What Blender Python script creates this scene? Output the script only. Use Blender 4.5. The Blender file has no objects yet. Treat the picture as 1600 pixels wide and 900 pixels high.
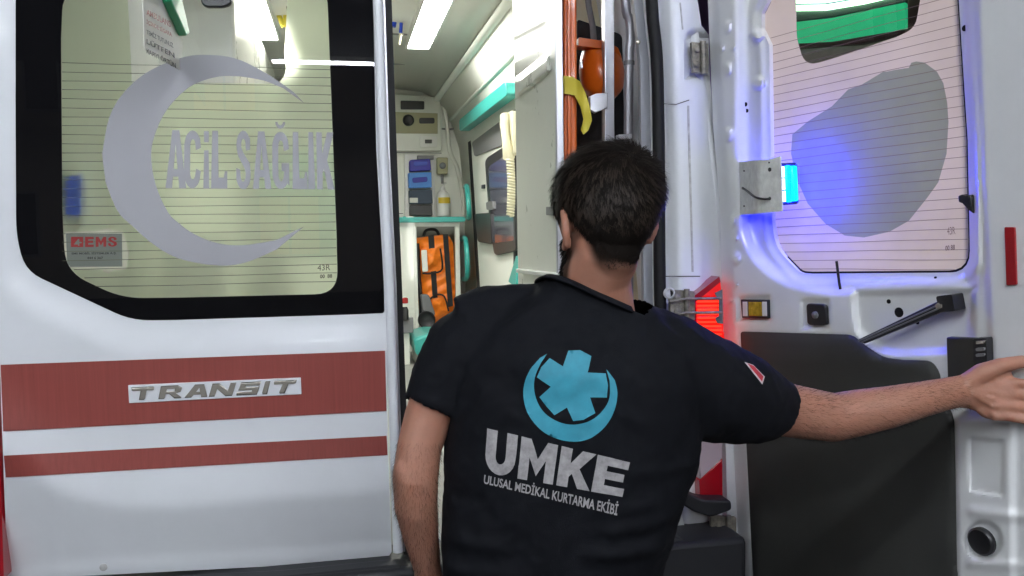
import bpy, bmesh, math, random
import numpy as np
from mathutils import Vector, Matrix, noise
from mathutils.geometry import delaunay_2d_cdt
from mathutils.bvhtree import BVHTree

random.seed(7)
SC = bpy.context.scene
COL = SC.collection
RAD = math.radians

# ------------------------------------------------------------------ camera
# world: +Y runs forward along the van, +X to its right, camera above the origin
FPX = 1320.0
CAM = Vector((0, 0, 1.5))
YAW, PITCH, ROLL = RAD(11.4), RAD(4.0), 0.013
FW = Vector((math.sin(YAW)*math.cos(PITCH), math.cos(YAW)*math.cos(PITCH), -math.sin(PITCH)))
R0 = Vector((math.cos(YAW), -math.sin(YAW), 0))
U0 = R0.cross(FW)
RT = R0*math.cos(ROLL) - U0*math.sin(ROLL)
UP = U0*math.cos(ROLL) + R0*math.sin(ROLL)
cd = bpy.data.cameras.new('camera')
cd.sensor_width = 36
cd.lens = 36*FPX/1600
cd.clip_start = 0.02
cd.clip_end = 500
cam = bpy.data.objects.new('camera', cd)
COL.objects.link(cam)
m = Matrix((RT, UP, -FW)).transposed().to_4x4()
m.translation = CAM
cam.matrix_world = m
SC.camera = cam

# ------------------------------------------------------------------ sky, moon, exposure
w = bpy.data.worlds.new('World')
SC.world = w
w.use_nodes = True
nt = w.node_tree
sky = nt.nodes.new('ShaderNodeTexSky')
sky.sky_type = 'NISHITA'
sky.sun_disc = False
sky.sun_elevation = RAD(-4)
sky.sun_rotation = RAD(200)
nt.nodes['Background'].inputs['Strength'].default_value = 0.05
nt.links.new(sky.outputs[0], nt.nodes['Background'].inputs['Color'])
sl = bpy.data.lights.new('moon', 'SUN')
sl.energy = 0.01
sl.angle = RAD(0.5)
so = bpy.data.objects.new('moon', sl)
so.rotation_euler = (RAD(50), 0, RAD(30))
COL.objects.link(so)
SC.view_settings.view_transform = 'Standard'
SC.view_settings.look = 'None'
SC.view_settings.exposure = 0.42
SC.view_settings.gamma = 1
SC.cycles.use_denoising = True
SC.cycles.max_bounces = 10
SC.cycles.transparent_max_bounces = 16
SC.cycles.sample_clamp_indirect = 6
SC.cycles.caustics_reflective = False

CANOPY_E = 88.0      # strength of the tubes under the canopy
CABIN_E = 48.0       # strength of the cabin's ceiling lamps

# ------------------------------------------------------------------ helpers
def ray(px, py):
    return FW*FPX + RT*(px-800) - UP*(py-450)
def D(px, py, d):
    "point at optical depth d"
    return CAM + ray(px, py)*(d/FPX)

class Plane:
    def __init__(s, p0, n):
        s.p0 = Vector(p0); s.n = Vector(n).normalized()
        if (CAM-s.p0).dot(s.n) < 0: s.n = -s.n
    def pt(s, px, py, off=0.0):
        r = ray(px, py)
        return CAM + r*((s.p0+s.n*off-CAM).dot(s.n)/r.dot(s.n))
def PY(y): return Plane((0, y, 0), (0, 1, 0))
def PX(x): return Plane((x, 0, 0), (1, 0, 0))
def PZ(z): return Plane((0, 0, z), (0, 0, 1))
CS = 1.2                                  # the cabin's measures below are in units of 1.2 m
def IY(y): return PY(y*CS)
def IX(x): return PX(x*CS)
def IZ(z): return PZ(1.5+(z-1.5)*CS)

def inside(poly, P):
    P = np.asarray(P, float); x, y = P[:, 0], P[:, 1]
    r = np.zeros(len(P), bool); n = len(poly)
    for i in range(n):
        x0, y0 = poly[i]; x1, y1 = poly[(i+1) % n]
        if y0 == y1: continue
        c = ((y0 > y) != (y1 > y)) & (x < (x1-x0)*(y-y0)/(y1-y0)+x0)
        r ^= c
    return r
def pdist(poly, P, closed=True):
    P = np.asarray(P, float); best = np.full(len(P), 1e9); n = len(poly)
    for i in range(n if closed else n-1):
        a = np.array(poly[i], float); b = np.array(poly[(i+1) % n], float)
        ab = b-a; l = (ab@ab) or 1e-9
        t = np.clip(((P-a)@ab)/l, 0, 1)
        d = np.hypot(*(P-a-t[:, None]*ab).T)
        best = np.minimum(best, d)
    return best
def resample(poly, step, closed=True):
    out = []; n = len(poly)
    for i in range(n if closed else n-1):
        a = poly[i]; b = poly[(i+1) % n]
        k = max(1, int(math.ceil(math.dist(a, b)/step)))
        for j in range(k):
            out.append((a[0]+(b[0]-a[0])*j/k, a[1]+(b[1]-a[1])*j/k))
    if not closed: out.append(tuple(poly[-1]))
    return out
def fillet(pts, n=5):
    "pts: (x, y[, r]) closed polygon with rounded corners"
    out = []; N = len(pts)
    for i, p in enumerate(pts):
        if len(p) < 3 or p[2] <= 0:
            out.append((p[0], p[1])); continue
        a = Vector(pts[i-1][:2]); b = Vector(p[:2]); c = Vector(pts[(i+1) % N][:2])
        r = min(p[2], (a-b).length*.49, (c-b).length*.49)
        s = b+(a-b).normalized()*r; e = b+(c-b).normalized()*r
        for k in range(n+1):
            t = k/n
            q = s*(1-t)**2 + b*2*t*(1-t) + e*t*t
            out.append((q.x, q.y))
    return out
def spline(pts, n=6, closed=True):
    out = []; N = len(pts)
    for i in range(N if closed else N-1):
        if closed: p = [pts[(i+k) % N] for k in (-1, 0, 1, 2)]
        else: p = [pts[min(max(i+k, 0), N-1)] for k in (-1, 0, 1, 2)]
        for k in range(n):
            t = k/n
            out.append(tuple(.5*((2*p[1][a])+(-p[0][a]+p[2][a])*t+(2*p[0][a]-5*p[1][a]+4*p[2][a]-p[3][a])*t*t
                       + (-p[0][a]+3*p[1][a]-3*p[2][a]+p[3][a])*t**3) for a in range(len(pts[0]))))
    if not closed: out.append(tuple(pts[-1]))
    return out
def sstep(a, b, x):
    t = np.clip((np.asarray(x, float)-a)/(b-a), 0, 1)
    return t*t*(3-2*t)

def obj(name, verts, faces, mat, parent=None, smooth=False, bevel=0, auto=None):
    me = bpy.data.meshes.new(name)
    me.from_pydata([tuple(v) for v in verts], [], faces)
    bm = bmesh.new(); bm.from_mesh(me)
    bmesh.ops.remove_doubles(bm, verts=bm.verts, dist=1e-6)
    bmesh.ops.recalc_face_normals(bm, faces=bm.faces)
    bm.to_mesh(me); bm.free()
    return link(name, me, mat, parent, smooth, bevel, auto)
def link(name, me, mat, parent=None, smooth=False, bevel=0, auto=None):
    o = bpy.data.objects.new(name, me)
    COL.objects.link(o)
    if mat: me.materials.append(mat)
    if parent: o.parent = parent
    if smooth or auto:
        me.polygons.foreach_set('use_smooth', [True]*len(me.polygons))
    if auto:
        me.set_sharp_from_angle(angle=RAD(auto))
    if bevel:
        b = o.modifiers.new('bevel', 'BEVEL'); b.width = bevel; b.segments = 2; b.limit_method = 'ANGLE'; b.angle_limit = RAD(40)
        me.polygons.foreach_set('use_smooth', [True]*len(me.polygons))
        me.set_sharp_from_angle(angle=RAD(40))
    return o
def tag(o, label, cat, group=None):
    o['label'] = label; o['category'] = cat
    if group: o['group'] = group
    return o
def kind(o, k): o['kind'] = k; return o
def thing(name, label, cat, loc=(0, 0, 0), group=None):
    # parts are built in world coordinates; the Empty stays at the origin's frame with its marker at the base
    o = bpy.data.objects.new(name, None); COL.objects.link(o)
    o.empty_display_size = .1
    return tag(o, label, cat, group)

def cdt(outer, holes, step, lines=()):
    ob = resample(outer, step); hb = [resample(h, step) for h in holes]
    pts = []; edges = []
    for loop in [ob]+hb:
        s = len(pts); pts += loop
        edges += [(s+i, s+(i+1) % len(loop)) for i in range(len(loop))]
    for l in lines:
        l = resample(l, step, False); s = len(pts); pts += l
        edges += [(s+i, s+i+1) for i in range(len(l)-1)]
    A = np.array(outer, float)
    xs = np.arange(A[:, 0].min()+step/2, A[:, 0].max(), step)
    ys = np.arange(A[:, 1].min()+step/2, A[:, 1].max(), step)
    if len(xs) and len(ys):
        G = np.array(np.meshgrid(xs, ys)).reshape(2, -1).T
        k = inside(outer, G)
        for h in holes: k &= ~inside(h, G)
        G = G[k]
        if len(G):
            k = pdist(outer, G) > step*.45
            for h in holes: k &= pdist(h, G) > step*.45
            pts += [tuple(g) for g in G[k]]
    v, e, f, _, _, _ = delaunay_2d_cdt([Vector(p) for p in pts], edges, [], 0, 1e-4)
    V = np.array([(p.x, p.y) for p in v]); f = [tuple(t) for t in f]
    C = np.array([V[list(t)].mean(0) for t in f])
    k = inside(outer, C)
    for h in holes: k &= ~inside(h, C)
    return V, [t for t, kk in zip(f, k) if kk]

def sheet(name, outer, pl, mat, parent=None, holes=(), step=None, off=0.0, thick=0.0, h=None, smooth=None, lines=(), auto=None):
    "a polygon of the photograph's outline laid on a real plane, with relief h along its normal and real thickness"
    A = np.array([p[:2] for p in outer], float)
    if step is None: step = max(np.ptp(A[:, 0]), np.ptp(A[:, 1]))*2
    V, F = cdt([tuple(p[:2]) for p in outer], holes, step, lines)
    H = h(V) if h is not None else np.zeros(len(V))
    vs = [pl.pt(p[0], p[1], off+hh) for p, hh in zip(V, H)]
    n = len(vs); fs = list(F)
    if thick:
        vs += [v-pl.n*thick for v in vs[:n]]
        fs += [(c+n, b+n, a+n) for a, b, c in F]
        cnt = {}
        for t in F:
            for a, b in ((t[0], t[1]), (t[1], t[2]), (t[2], t[0])):
                cnt[(min(a, b), max(a, b))] = cnt.get((min(a, b), max(a, b)), 0)+1
        fs += [(a, b, b+n, a+n) for (a, b), c in cnt.items() if c == 1]
    if auto is None and h is not None: auto = 50
    return obj(name, vs, fs, mat, parent, smooth=bool(smooth), auto=auto)

def box(name, a, b, mat, parent=None, bevel=.004):
    x0, y0, z0 = a; x1, y1, z1 = b
    v = [(x, y, z) for x in (x0, x1) for y in (y0, y1) for z in (z0, z1)]
    f = [(0, 1, 3, 2), (4, 6, 7, 5), (0, 4, 5, 1), (2, 3, 7, 6), (0, 2, 6, 4), (1, 5, 7, 3)]
    return obj(name, v, f, mat, parent, bevel=bevel)
def block(name, poly, pl, mat, parent=None, off=0.0, thick=.02, bevel=.003, holes=()):
    "extruded outline with bevelled edges"
    o = sheet(name, poly, pl, mat, parent, holes=holes, off=off, thick=thick)
    bm = bmesh.new(); bm.from_mesh(o.data)
    bmesh.ops.dissolve_limit(bm, angle_limit=RAD(1.5), verts=bm.verts, edges=bm.edges)
    bm.to_mesh(o.data); bm.free()
    if bevel:
        b = o.modifiers.new('bevel', 'BEVEL'); b.width = bevel; b.segments = 3; b.limit_method = 'ANGLE'; b.angle_limit = RAD(50)
    o.data.polygons.foreach_set('use_smooth', [True]*len(o.data.polygons))
    o.data.set_sharp_from_angle(angle=RAD(35))
    return o
def tube_geo(pts, rad, seg=12, ref=None, cap=True):
    "rings along pts; rad: per point r or (ra, rb) with ra along the ref axis"
    pts = [Vector(p) for p in pts]; V = []; F = []; n = len(pts)
    prev = None
    for i, p in enumerate(pts):
        t = (pts[min(i+1, n-1)]-pts[max(i-1, 0)]).normalized()
        a = Vector(ref) if ref is not None else (prev if prev is not None else (Vector((0, 0, 1)) if abs(t.z) < .9 else Vector((1, 0, 0))))
        a = (a-t*a.dot(t)).normalized(); b = t.cross(a); prev = a
        r = rad[i] if isinstance(rad, list) else rad
        ra, rb = r if isinstance(r, (list, tuple)) else (r, r)
        for k in range(seg):
            an = 2*math.pi*k/seg
            V.append(p + a*ra*math.cos(an) + b*rb*math.sin(an))
    for i in range(n-1):
        for k in range(seg):
            k2 = (k+1) % seg
            F.append((i*seg+k, i*seg+k2, (i+1)*seg+k2, (i+1)*seg+k))
    if cap:
        F.append(tuple(range(seg))[::-1]); F.append(tuple((n-1)*seg+k for k in range(seg)))
    return V, F
def tube(name, pts, rad, mat, parent=None, seg=12, ref=None, sm=0):
    if sm: pts = spline([tuple(p) for p in pts], sm, False)
    V, F = tube_geo(pts, rad, seg, ref)
    return obj(name, V, F, mat, parent, auto=50)
def ellipsoid_geo(c, ax, seg=24, rings=16):
    "ax: three axis vectors already scaled"
    V = []; F = []
    for i in range(rings+1):
        th = math.pi*i/rings
        for k in range(seg):
            ph = 2*math.pi*k/seg
            V.append(Vector(c)+ax[0]*math.sin(th)*math.cos(ph)+ax[1]*math.sin(th)*math.sin(ph)+ax[2]*math.cos(th))
    for i in range(rings):
        for k in range(seg):
            k2 = (k+1) % seg
            F.append((i*seg+k, (i+1)*seg+k, (i+1)*seg+k2, i*seg+k2))
    return V, F
def merge(parts):
    V = []; F = []
    for v, f in parts:
        s = len(V); V += list(v); F += [tuple(i+s for i in q) for q in f]
    return V, F
def remeshed(name, parts, mat, parent, voxel, smooth_it=4, fac=.5):
    V, F = merge(parts)
    o = obj(name+'_raw', V, F, None)
    r = o.modifiers.new('r', 'REMESH'); r.mode = 'VOXEL'; r.voxel_size = voxel
    s = o.modifiers.new('s', 'SMOOTH'); s.factor = fac; s.iterations = smooth_it
    dg = bpy.context.evaluated_depsgraph_get()
    me = bpy.data.meshes.new_from_object(o.evaluated_get(dg))
    bpy.data.objects.remove(o)
    me.name = name
    return link(name, me, mat, parent, smooth=True)
def lathe_geo(c, axis, prof, seg=20):
    "prof: list of (t along axis, r)"
    c = Vector(c); axis = Vector(axis).normalized()
    V, F = tube_geo([c+axis*(t+i*1e-7) for i, (t, r) in enumerate(prof)], [max(r, 1e-4) for t, r in prof], seg)
    return V, F
def lathe(name, c, axis, prof, mat, parent=None, seg=20):
    c = Vector(c); axis = Vector(axis).normalized()
    a = Vector((0, 0, 1)) if abs(axis.z) < .9 else Vector((1, 0, 0))
    a = (a-axis*a.dot(axis)).normalized(); b = axis.cross(a)
    V = []; F = []
    for t, r in prof:
        for k in range(seg):
            an = 2*math.pi*k/seg
            V.append(c+axis*t+(a*math.cos(an)+b*math.sin(an))*max(r, 1e-4))
    for i in range(len(prof)-1):
        for k in range(seg):
            k2 = (k+1) % seg
            F.append((i*seg+k, i*seg+k2, (i+1)*seg+k2, (i+1)*seg+k))
    F.append(tuple(range(seg))[::-1]); F.append(tuple((len(prof)-1)*seg+k for k in range(seg)))
    return obj(name, V, F, mat, parent, auto=40)
def refine(V2, F, maxlen):
    bm = bmesh.new()
    vs = [bm.verts.new((p[0], p[1], 0)) for p in V2]
    for f in F:
        try: bm.faces.new([vs[i] for i in f])
        except ValueError: pass
    bmesh.ops.triangulate(bm, faces=bm.faces)
    for _ in range(5):
        e = [e for e in bm.edges if e.calc_length() > maxlen]
        if not e: break
        bmesh.ops.subdivide_edges(bm, edges=e, cuts=1)
        bmesh.ops.triangulate(bm, faces=bm.faces)
    bm.verts.index_update()
    V = [(v.co.x, v.co.y) for v in bm.verts]; T = [tuple(v.index for v in f.verts) for f in bm.faces]
    bm.free(); return V, T
def quadmap(q, u, v):
    "q: TL TR BR BL pixels, u right, v up"
    top = (q[0][0]+(q[1][0]-q[0][0])*u, q[0][1]+(q[1][1]-q[0][1])*u)
    bot = (q[3][0]+(q[2][0]-q[3][0])*u, q[3][1]+(q[2][1]-q[3][1])*u)
    return (bot[0]+(top[0]-bot[0])*v, bot[1]+(top[1]-bot[1])*v)
def text(name, s, q, pl, mat, parent=None, off=.001, bold=.0, maxlen=None):
    c = bpy.data.curves.new('t', 'FONT'); c.body = s; c.size = 1; c.offset = bold; c.resolution_u = 3; c.fill_mode = 'FRONT'
    o = bpy.data.objects.new('t', c); COL.objects.link(o)
    dg = bpy.context.evaluated_depsgraph_get()
    me = bpy.data.meshes.new_from_object(o.evaluated_get(dg))
    V = [(v.co.x, v.co.y) for v in me.vertices]; F = [tuple(p.vertices) for p in me.polygons]
    bpy.data.objects.remove(o); bpy.data.meshes.remove(me)
    A = np.array(V); lo = A.min(0); hi = A.max(0)
    P = [quadmap(q, (x-lo[0])/(hi[0]-lo[0]), (y-lo[1])/(hi[1]-lo[1])) for x, y in V]
    if maxlen: P, F = refine(P, F, maxlen)
    return obj(name, [pl.pt(p[0], p[1], off) for p in P], F, mat, parent)
def letters(word, q, pl, mat, parent, names, step=8, off=.001, thick=0, boxes=None, bev=0):
    n = len(word)
    for i, (ch, (u0, u1)) in enumerate(zip(word, boxes)):
        for poly, hs in GLYPH[ch]:
            mp = lambda L: [quadmap(q, u0+(u1-u0)*x, y) for x, y in L]
            if bev: block(names, mp(poly), pl, mat, parent, off=off, thick=thick, bevel=bev, holes=[mp(h) for h in hs])
            else: sheet(names, mp(poly), pl, mat, parent, holes=[mp(h) for h in hs], step=step, off=off, thick=thick)
def arc(cx, cy, rx, ry, a0, a1, n=8):
    return [(cx+rx*math.cos(RAD(a0+(a1-a0)*i/n)), cy+ry*math.sin(RAD(a0+(a1-a0)*i/n))) for i in range(n+1)]
T_ = .30
GLYPH = {
 'U': [([(0, 1), (0, .42)]+arc(.5, .42, .5, .42, 180, 360, 12)+[(1, 1), (.66, 1), (.66, .42)]+arc(.5, .42, .16, .17, 0, -180, 8)+[(.34, 1)], [])],
 'M': [([(0, 0), (0, 1), (.27, 1), (.5, .55), (.73, 1), (1, 1), (1, 0), (.73, 0), (.73, .55), (.5, .13), (.27, .55), (.27, 0)], [])],
 'K': [([(0, 0), (0, 1), (.32, 1), (.32, .62), (.62, 1), (1, 1), (.6, .52), (1, 0), (.62, 0), (.4, .36), (.32, .27), (.32, 0)], [])],
 'E': [([(0, 0), (0, 1), (1, 1), (1, .77), (.36, .77), (.36, .62), (.92, .62), (.92, .40), (.36, .40), (.36, .23), (1, .23), (1, 0)], [])],
 'A': [([(-.05, 0), (.28, 1), (.66, 1), (1.05, 0), (.68, 0), (.63, .2), (.34, .2), (.3, 0)], [[(.38, .33), (.47, .78), (.58, .33)]])],
 'C': [([(1, .70), (.95, .86)]+arc(.5, .72, .5, .28, 40, 180, 8)+arc(.5, .28, .5, .28, 180, 330, 8)+[(1, .30), (.72, .34)]+arc(.52, .28, .16, .13, 330, 180, 6)+arc(.52, .72, .16, .13, 180, 20, 6)+[(.7, .66)], [])],
 'İ': [([(.0, 0), (.12, .66), (.88, .66), (1, 0)], []), ([(.08, .80), (.08, .99), (.92, .99), (.92, .80)], [])],
 'L': [([(-.05, 0), (.02, 1), (.40, 1), (.44, .19), (.78, .19), (.84, .30), (1, .30), (1, 0)], [])],
 'S': [([(.95, .68), (.92, .9)]+arc(.48, .76, .47, .25, 30, 200, 8)+[(.14, .56), (.55, .36)]+arc(.46, .24, .18, .12, 30, -170, 6)+[(.26, .33), (0, .36), (.0, .14)]+arc(.48, .24, .5, .25, 200, 380, 9)+[(.92, .44), (.48, .62)]+arc(.48, .76, .15, .11, 200, 10, 6)+[(.66, .66)], [])],
 'Ğ': [([(1, .70), (.95, .86)]+arc(.5, .72, .5, .28, 40, 180, 8)+arc(.5, .28, .5, .28, 180, 320, 8)+[(1, .06), (1, .45), (.55, .45), (.55, .32), (.72, .32)]+arc(.52, .26, .16, .13, 330, 180, 6)+arc(.52, .72, .16, .13, 180, 20, 6)+[(.7, .66)], []),
       (arc(.5, 1.17, .30, .12, 180, 360, 8)+[(.66, 1.17)]+arc(.5, 1.17, .16, .06, 0, -180, 6), [])],
 'I': [([(-.1, 0), (.1, 1), (.9, 1), (1.1, 0)], [])],
 # wide slanted badge capitals
 't': [([(0, 1), (1, 1), (.96, .74), (.64, .74), (.5, 0), (.26, 0), (.4, .74), (.0, .74)], [])],
 'r': [([(0, 0), (.16, 1), (.85, 1), (1.0, .82), (.92, .48), (.72, .40), (.95, 0), (.66, 0), (.46, .36), (.3, .36), (.24, 0)], [[(.34, .56), (.38, .78), (.72, .78), (.69, .56)]])],
 'a': [([(0, 0), (.50, 1), (.90, 1), (1, 0), (.74, 0), (.73, .22), (.42, .22), (.30, 0)], [[(.52, .42), (.68, .78), (.70, .42)]])],
 'n': [([(0, 0), (.16, 1), (.42, 1), (.74, .42), (.84, 1), (1.06, 1), (.9, 0), (.64, 0), (.33, .58), (.22, 0)], [])],
 's': [([(.14, .62), (.2, 1), (1.06, 1), (1.02, .76), (.42, .76), (.40, .62), (1.0, .62), (.9, 0), (0, 0), (.04, .24), (.68, .24), (.70, .38), (.08, .38)], [])],
 'i': [([(0, 0), (.35, 1), (1, 1), (.65, 0)], [])],
}

# ------------------------------------------------------------------ materials
def mat(name, base, rough=.5, metal=0, coat=0, spec=.5, var=0, vscale=8, bump=0, bscale=60, emit=None, es=0, sss=0, trans=0, aniso=None):
    m = bpy.data.materials.new(name); m.use_nodes = True
    nt = m.node_tree; b = nt.nodes['Principled BSDF']
    b.inputs['Base Color'].default_value = (*base, 1)
    b.inputs['Roughness'].default_value = rough
    b.inputs['Metallic'].default_value = metal
    b.inputs['Coat Weight'].default_value = coat
    b.inputs['Coat Roughness'].default_value = .06
    b.inputs['Specular IOR Level'].default_value = spec
    if sss:
        b.inputs['Subsurface Weight'].default_value = sss
        b.inputs['Subsurface Radius'].default_value = (.012, .005, .003)
        b.inputs['Subsurface Scale'].default_value = 1
    if trans: b.inputs['Transmission Weight'].default_value = trans
    if emit:
        b.inputs['Emission Color'].default_value = (*emit, 1); b.inputs['Emission Strength'].default_value = es
    if var or bump:
        tc = nt.nodes.new('ShaderNodeTexCoord')
        mp = nt.nodes.new('ShaderNodeMapping'); nt.links.new(tc.outputs['Object'], mp.inputs[0])
        if aniso: mp.inputs['Scale'].default_value = aniso
    if var:
        n = nt.nodes.new('ShaderNodeTexNoise'); n.inputs['Scale'].default_value = vscale; n.inputs['Detail'].default_value = 6
        n.inputs['Roughness'].default_value = .65
        nt.links.new(mp.outputs[0], n.inputs[0])
        r = nt.nodes.new('ShaderNodeValToRGB')
        r.color_ramp.elements[0].position = .3; r.color_ramp.elements[1].position = .7
        r.color_ramp.elements[0].color = (*[c*(1-var) for c in base], 1)
        r.color_ramp.elements[1].color = (*[min(1, c*(1+var*.4)) for c in base], 1)
        nt.links.new(n.outputs['Fac'], r.inputs[0]); nt.links.new(r.outputs[0], b.inputs['Base Color'])
        mr = nt.nodes.new('ShaderNodeMapRange'); mr.inputs[3].default_value = max(.02, rough*.8); mr.inputs[4].default_value = min(1, rough*1.25)
        nt.links.new(n.outputs['Fac'], mr.inputs[0]); nt.links.new(mr.outputs[0], b.inputs['Roughness'])
    if bump:
        n2 = nt.nodes.new('ShaderNodeTexNoise'); n2.inputs['Scale'].default_value = bscale; n2.inputs['Detail'].default_value = 4
        nt.links.new(mp.outputs[0], n2.inputs[0])
        bp = nt.nodes.new('ShaderNodeBump'); bp.inputs['Strength'].default_value = bump; bp.inputs['Distance'].default_value = .004
        nt.links.new(n2.outputs['Fac'], bp.inputs['Height']); nt.links.new(bp.outputs[0], b.inputs['Normal'])
    return m
def film_mat(name, tcol, dcol, mix=.6, refr=.35, rrough=.45, var=.06):
    "frosted film: scatters light through, blurs what stands close behind"
    m = bpy.data.materials.new(name); m.use_nodes = True
    nt = m.node_tree; nt.nodes.remove(nt.nodes['Principled BSDF']); out = nt.nodes['Material Output']
    tc = nt.nodes.new('ShaderNodeTexCoord'); n = nt.nodes.new('ShaderNodeTexNoise'); n.inputs['Scale'].default_value = 5; n.inputs['Detail'].default_value = 5
    nt.links.new(tc.outputs['Object'], n.inputs[0])
    def col(c):
        r = nt.nodes.new('ShaderNodeValToRGB'); r.color_ramp.elements[0].position = .3; r.color_ramp.elements[1].position = .7
        r.color_ramp.elements[0].color = (*[x*(1-var) for x in c], 1); r.color_ramp.elements[1].color = (*c, 1)
        nt.links.new(n.outputs['Fac'], r.inputs[0]); return r.outputs[0]
    t = nt.nodes.new('ShaderNodeBsdfTranslucent'); d = nt.nodes.new('ShaderNodeBsdfDiffuse')
    nt.links.new(col(tcol), t.inputs[0]); nt.links.new(col(dcol), d.inputs[0])
    a = nt.nodes.new('ShaderNodeMixShader'); a.inputs[0].default_value = mix
    nt.links.new(d.outputs[0], a.inputs[1]); nt.links.new(t.outputs[0], a.inputs[2])
    last = a
    if refr:
        g = nt.nodes.new('ShaderNodeBsdfRefraction'); g.inputs['Roughness'].default_value = rrough; g.inputs['IOR'].default_value = 1.3
        g.inputs['Color'].default_value = (*tcol, 1)
        b = nt.nodes.new('ShaderNodeMixShader'); b.inputs[0].default_value = refr
        nt.links.new(a.outputs[0], b.inputs[1]); nt.links.new(g.outputs[0], b.inputs[2]); last = b
    nt.links.new(last.outputs[0], out.inputs[0])
    return m
def pane_mat(name, tint=(1, 1, 1), rough=0.0, ior=1.5):
    m = bpy.data.materials.new(name); m.use_nodes = True
    nt = m.node_tree; nt.nodes.remove(nt.nodes['Principled BSDF']); out = nt.nodes['Material Output']
    t = nt.nodes.new('ShaderNodeBsdfTransparent'); t.inputs[0].default_value = (*tint, 1)
    g = nt.nodes.new('ShaderNodeBsdfGlossy'); g.inputs['Roughness'].default_value = rough
    lw = nt.nodes.new('ShaderNodeLayerWeight'); lw.inputs[0].default_value = .5
    pw = nt.nodes.new('ShaderNodeMath'); pw.operation = 'POWER'; pw.inputs[1].default_value = 5
    ma = nt.nodes.new('ShaderNodeMath'); ma.operation = 'MULTIPLY_ADD'; ma.inputs[1].default_value = .95; ma.inputs[2].default_value = .045
    nt.links.new(lw.outputs['Facing'], pw.inputs[0]); nt.links.new(pw.outputs[0], ma.inputs[0])
    a = nt.nodes.new('ShaderNodeMixShader')
    nt.links.new(ma.outputs[0], a.inputs[0]); nt.links.new(t.outputs[0], a.inputs[1]); nt.links.new(g.outputs[0], a.inputs[2])
    nt.links.new(a.outputs[0], out.inputs[0])
    return m
def emit_mat(name, col, s):
    return mat(name, col, .4, emit=col, es=s)

M = {}
M['paint'] = mat('white_paint', (.74, .76, .79), .38, coat=.25, var=.07, vscale=2.2, bump=.015, bscale=9)
M['paint_in'] = mat('white_paint_inner', (.80, .81, .815), .30, coat=.35, var=.06, vscale=6, bump=.03, bscale=25)
M['stripe'] = mat('red_reflective_stripe', (.27, .056, .046), .40, coat=.3, var=.15, vscale=150, aniso=(1, 1, .02))
M['frit'] = mat('black_window_border', (.004, .004, .005), .9, spec=.05)
M['rubber'] = mat('black_rubber', (.006, .006, .007), .6, spec=.25, bump=.05)
M['black'] = mat('black_plastic', (.015, .015, .017), .38, bump=.03, bscale=200)
M['dark_trim'] = mat('dark_grey_trim', (.040, .041, .038), .62, var=.28, vscale=5, bump=.05, bscale=300)
M['bumper'] = mat('bumper_plastic', (.015, .016, .019), .5, bump=.08, bscale=300)
M['decal'] = mat('grey_reflective_vinyl', (.37, .37, .395), .55, var=.03, vscale=12)
M['chrome'] = mat('badge_chrome', (.62, .58, .50), .22, metal=.7)
M['badge_edge'] = mat('badge_dark_edge', (.09, .085, .075), .35, metal=.6)
M['alu'] = mat('aluminium', (.55, .56, .60), .35, metal=.8, bump=.02)
M['grey_metal'] = mat('grey_tube_metal', (.33, .33, .36), .35, metal=.6)
M['dirty_metal'] = mat('dirty_hinge_metal', (.26, .24, .20), .5, metal=.5, var=.6, vscale=60, bump=.2, bscale=120)
M['dirty_paint'] = mat('dirty_painted_metal', (.50, .50, .49), .5, var=.35, vscale=50, bump=.1)
M['bracket'] = mat('bracket_paint', (.80, .81, .79), .45, var=.22, vscale=40)
M['lining'] = mat('cabin_lining', (.84, .85, .78), .55, var=.05, vscale=3)
M['ceiling'] = mat('cabin_ceiling', (.68, .68, .62), .35, var=.06, vscale=4)
M['panel'] = mat('cabinet_white', (.74, .75, .68), .28, coat=.4, var=.05, vscale=5, bump=.03, bscale=7)
M['olive'] = mat('beige_console', (.36, .34, .20), .45)
M['teal'] = mat('teal_vinyl', (.045, .36, .32), .35, var=.15, vscale=20)
M['grey_floor'] = mat('cabin_floor', (.30, .30, .28), .5, var=.2, vscale=40)
M['lamp'] = emit_mat('lamp_diffuser', (1.0, 1.0, .93), CABIN_E)
M['cabin_fill'] = emit_mat('cabin_fill_glow', (1.0, 1.0, .93), CABIN_E*.4)  # glow of the added fill strip, not a fitted cabin lamp
M['tube'] = emit_mat('canopy_tube', (.88, .93, 1.0), CANOPY_E)
M['orange'] = mat('orange_bag_fabric', (.92, .22, .014), .5, var=.15, vscale=30, bump=.15, bscale=200)
M['orange_pl'] = mat('orange_plastic', (.62, .115, .008), .3, coat=.2, var=.1)
M['yellow_strap'] = mat('yellow_webbing', (.55, .45, .04), .6, bump=.2, bscale=400)
M['black_cloth'] = mat('black_webbing', (.012, .012, .014), .8, bump=.2, bscale=300)
M['cream'] = mat('cream_plastic', (.68, .64, .46), .35)
M['grey_pl'] = mat('grey_plastic', (.16, .16, .165), .4)
M['screen'] = mat('tinted_glass', (.10, .10, .13), .12, coat=.4)
M['white_pl'] = mat('white_plastic', (.75, .75, .72), .35)
M['blue_pl'] = mat('blue_plastic', (.012, .045, .42), .35)
M['deep_blue'] = mat('deep_blue_box', (.02, .015, .30), .5, var=.2, vscale=40)
M['light_blue'] = mat('light_blue_box', (.06, .22, .62), .5)
M['navy_box'] = mat('navy_box', (.012, .03, .06), .5)
M['paper'] = mat('paper', (.78, .77, .70), .6)
M['yellow_gel'] = mat('yellow_label', (.62, .42, .03), .4)
M['red_lit'] = mat('red_lens_lit', (.45, .01, .006), .2, emit=(1.0, .05, .02), es=1.0)
M['red_glow'] = mat('red_lens_glow', (.45, .008, .006), .2, coat=.5, emit=(1.0, .006, .004), es=.42)
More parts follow.
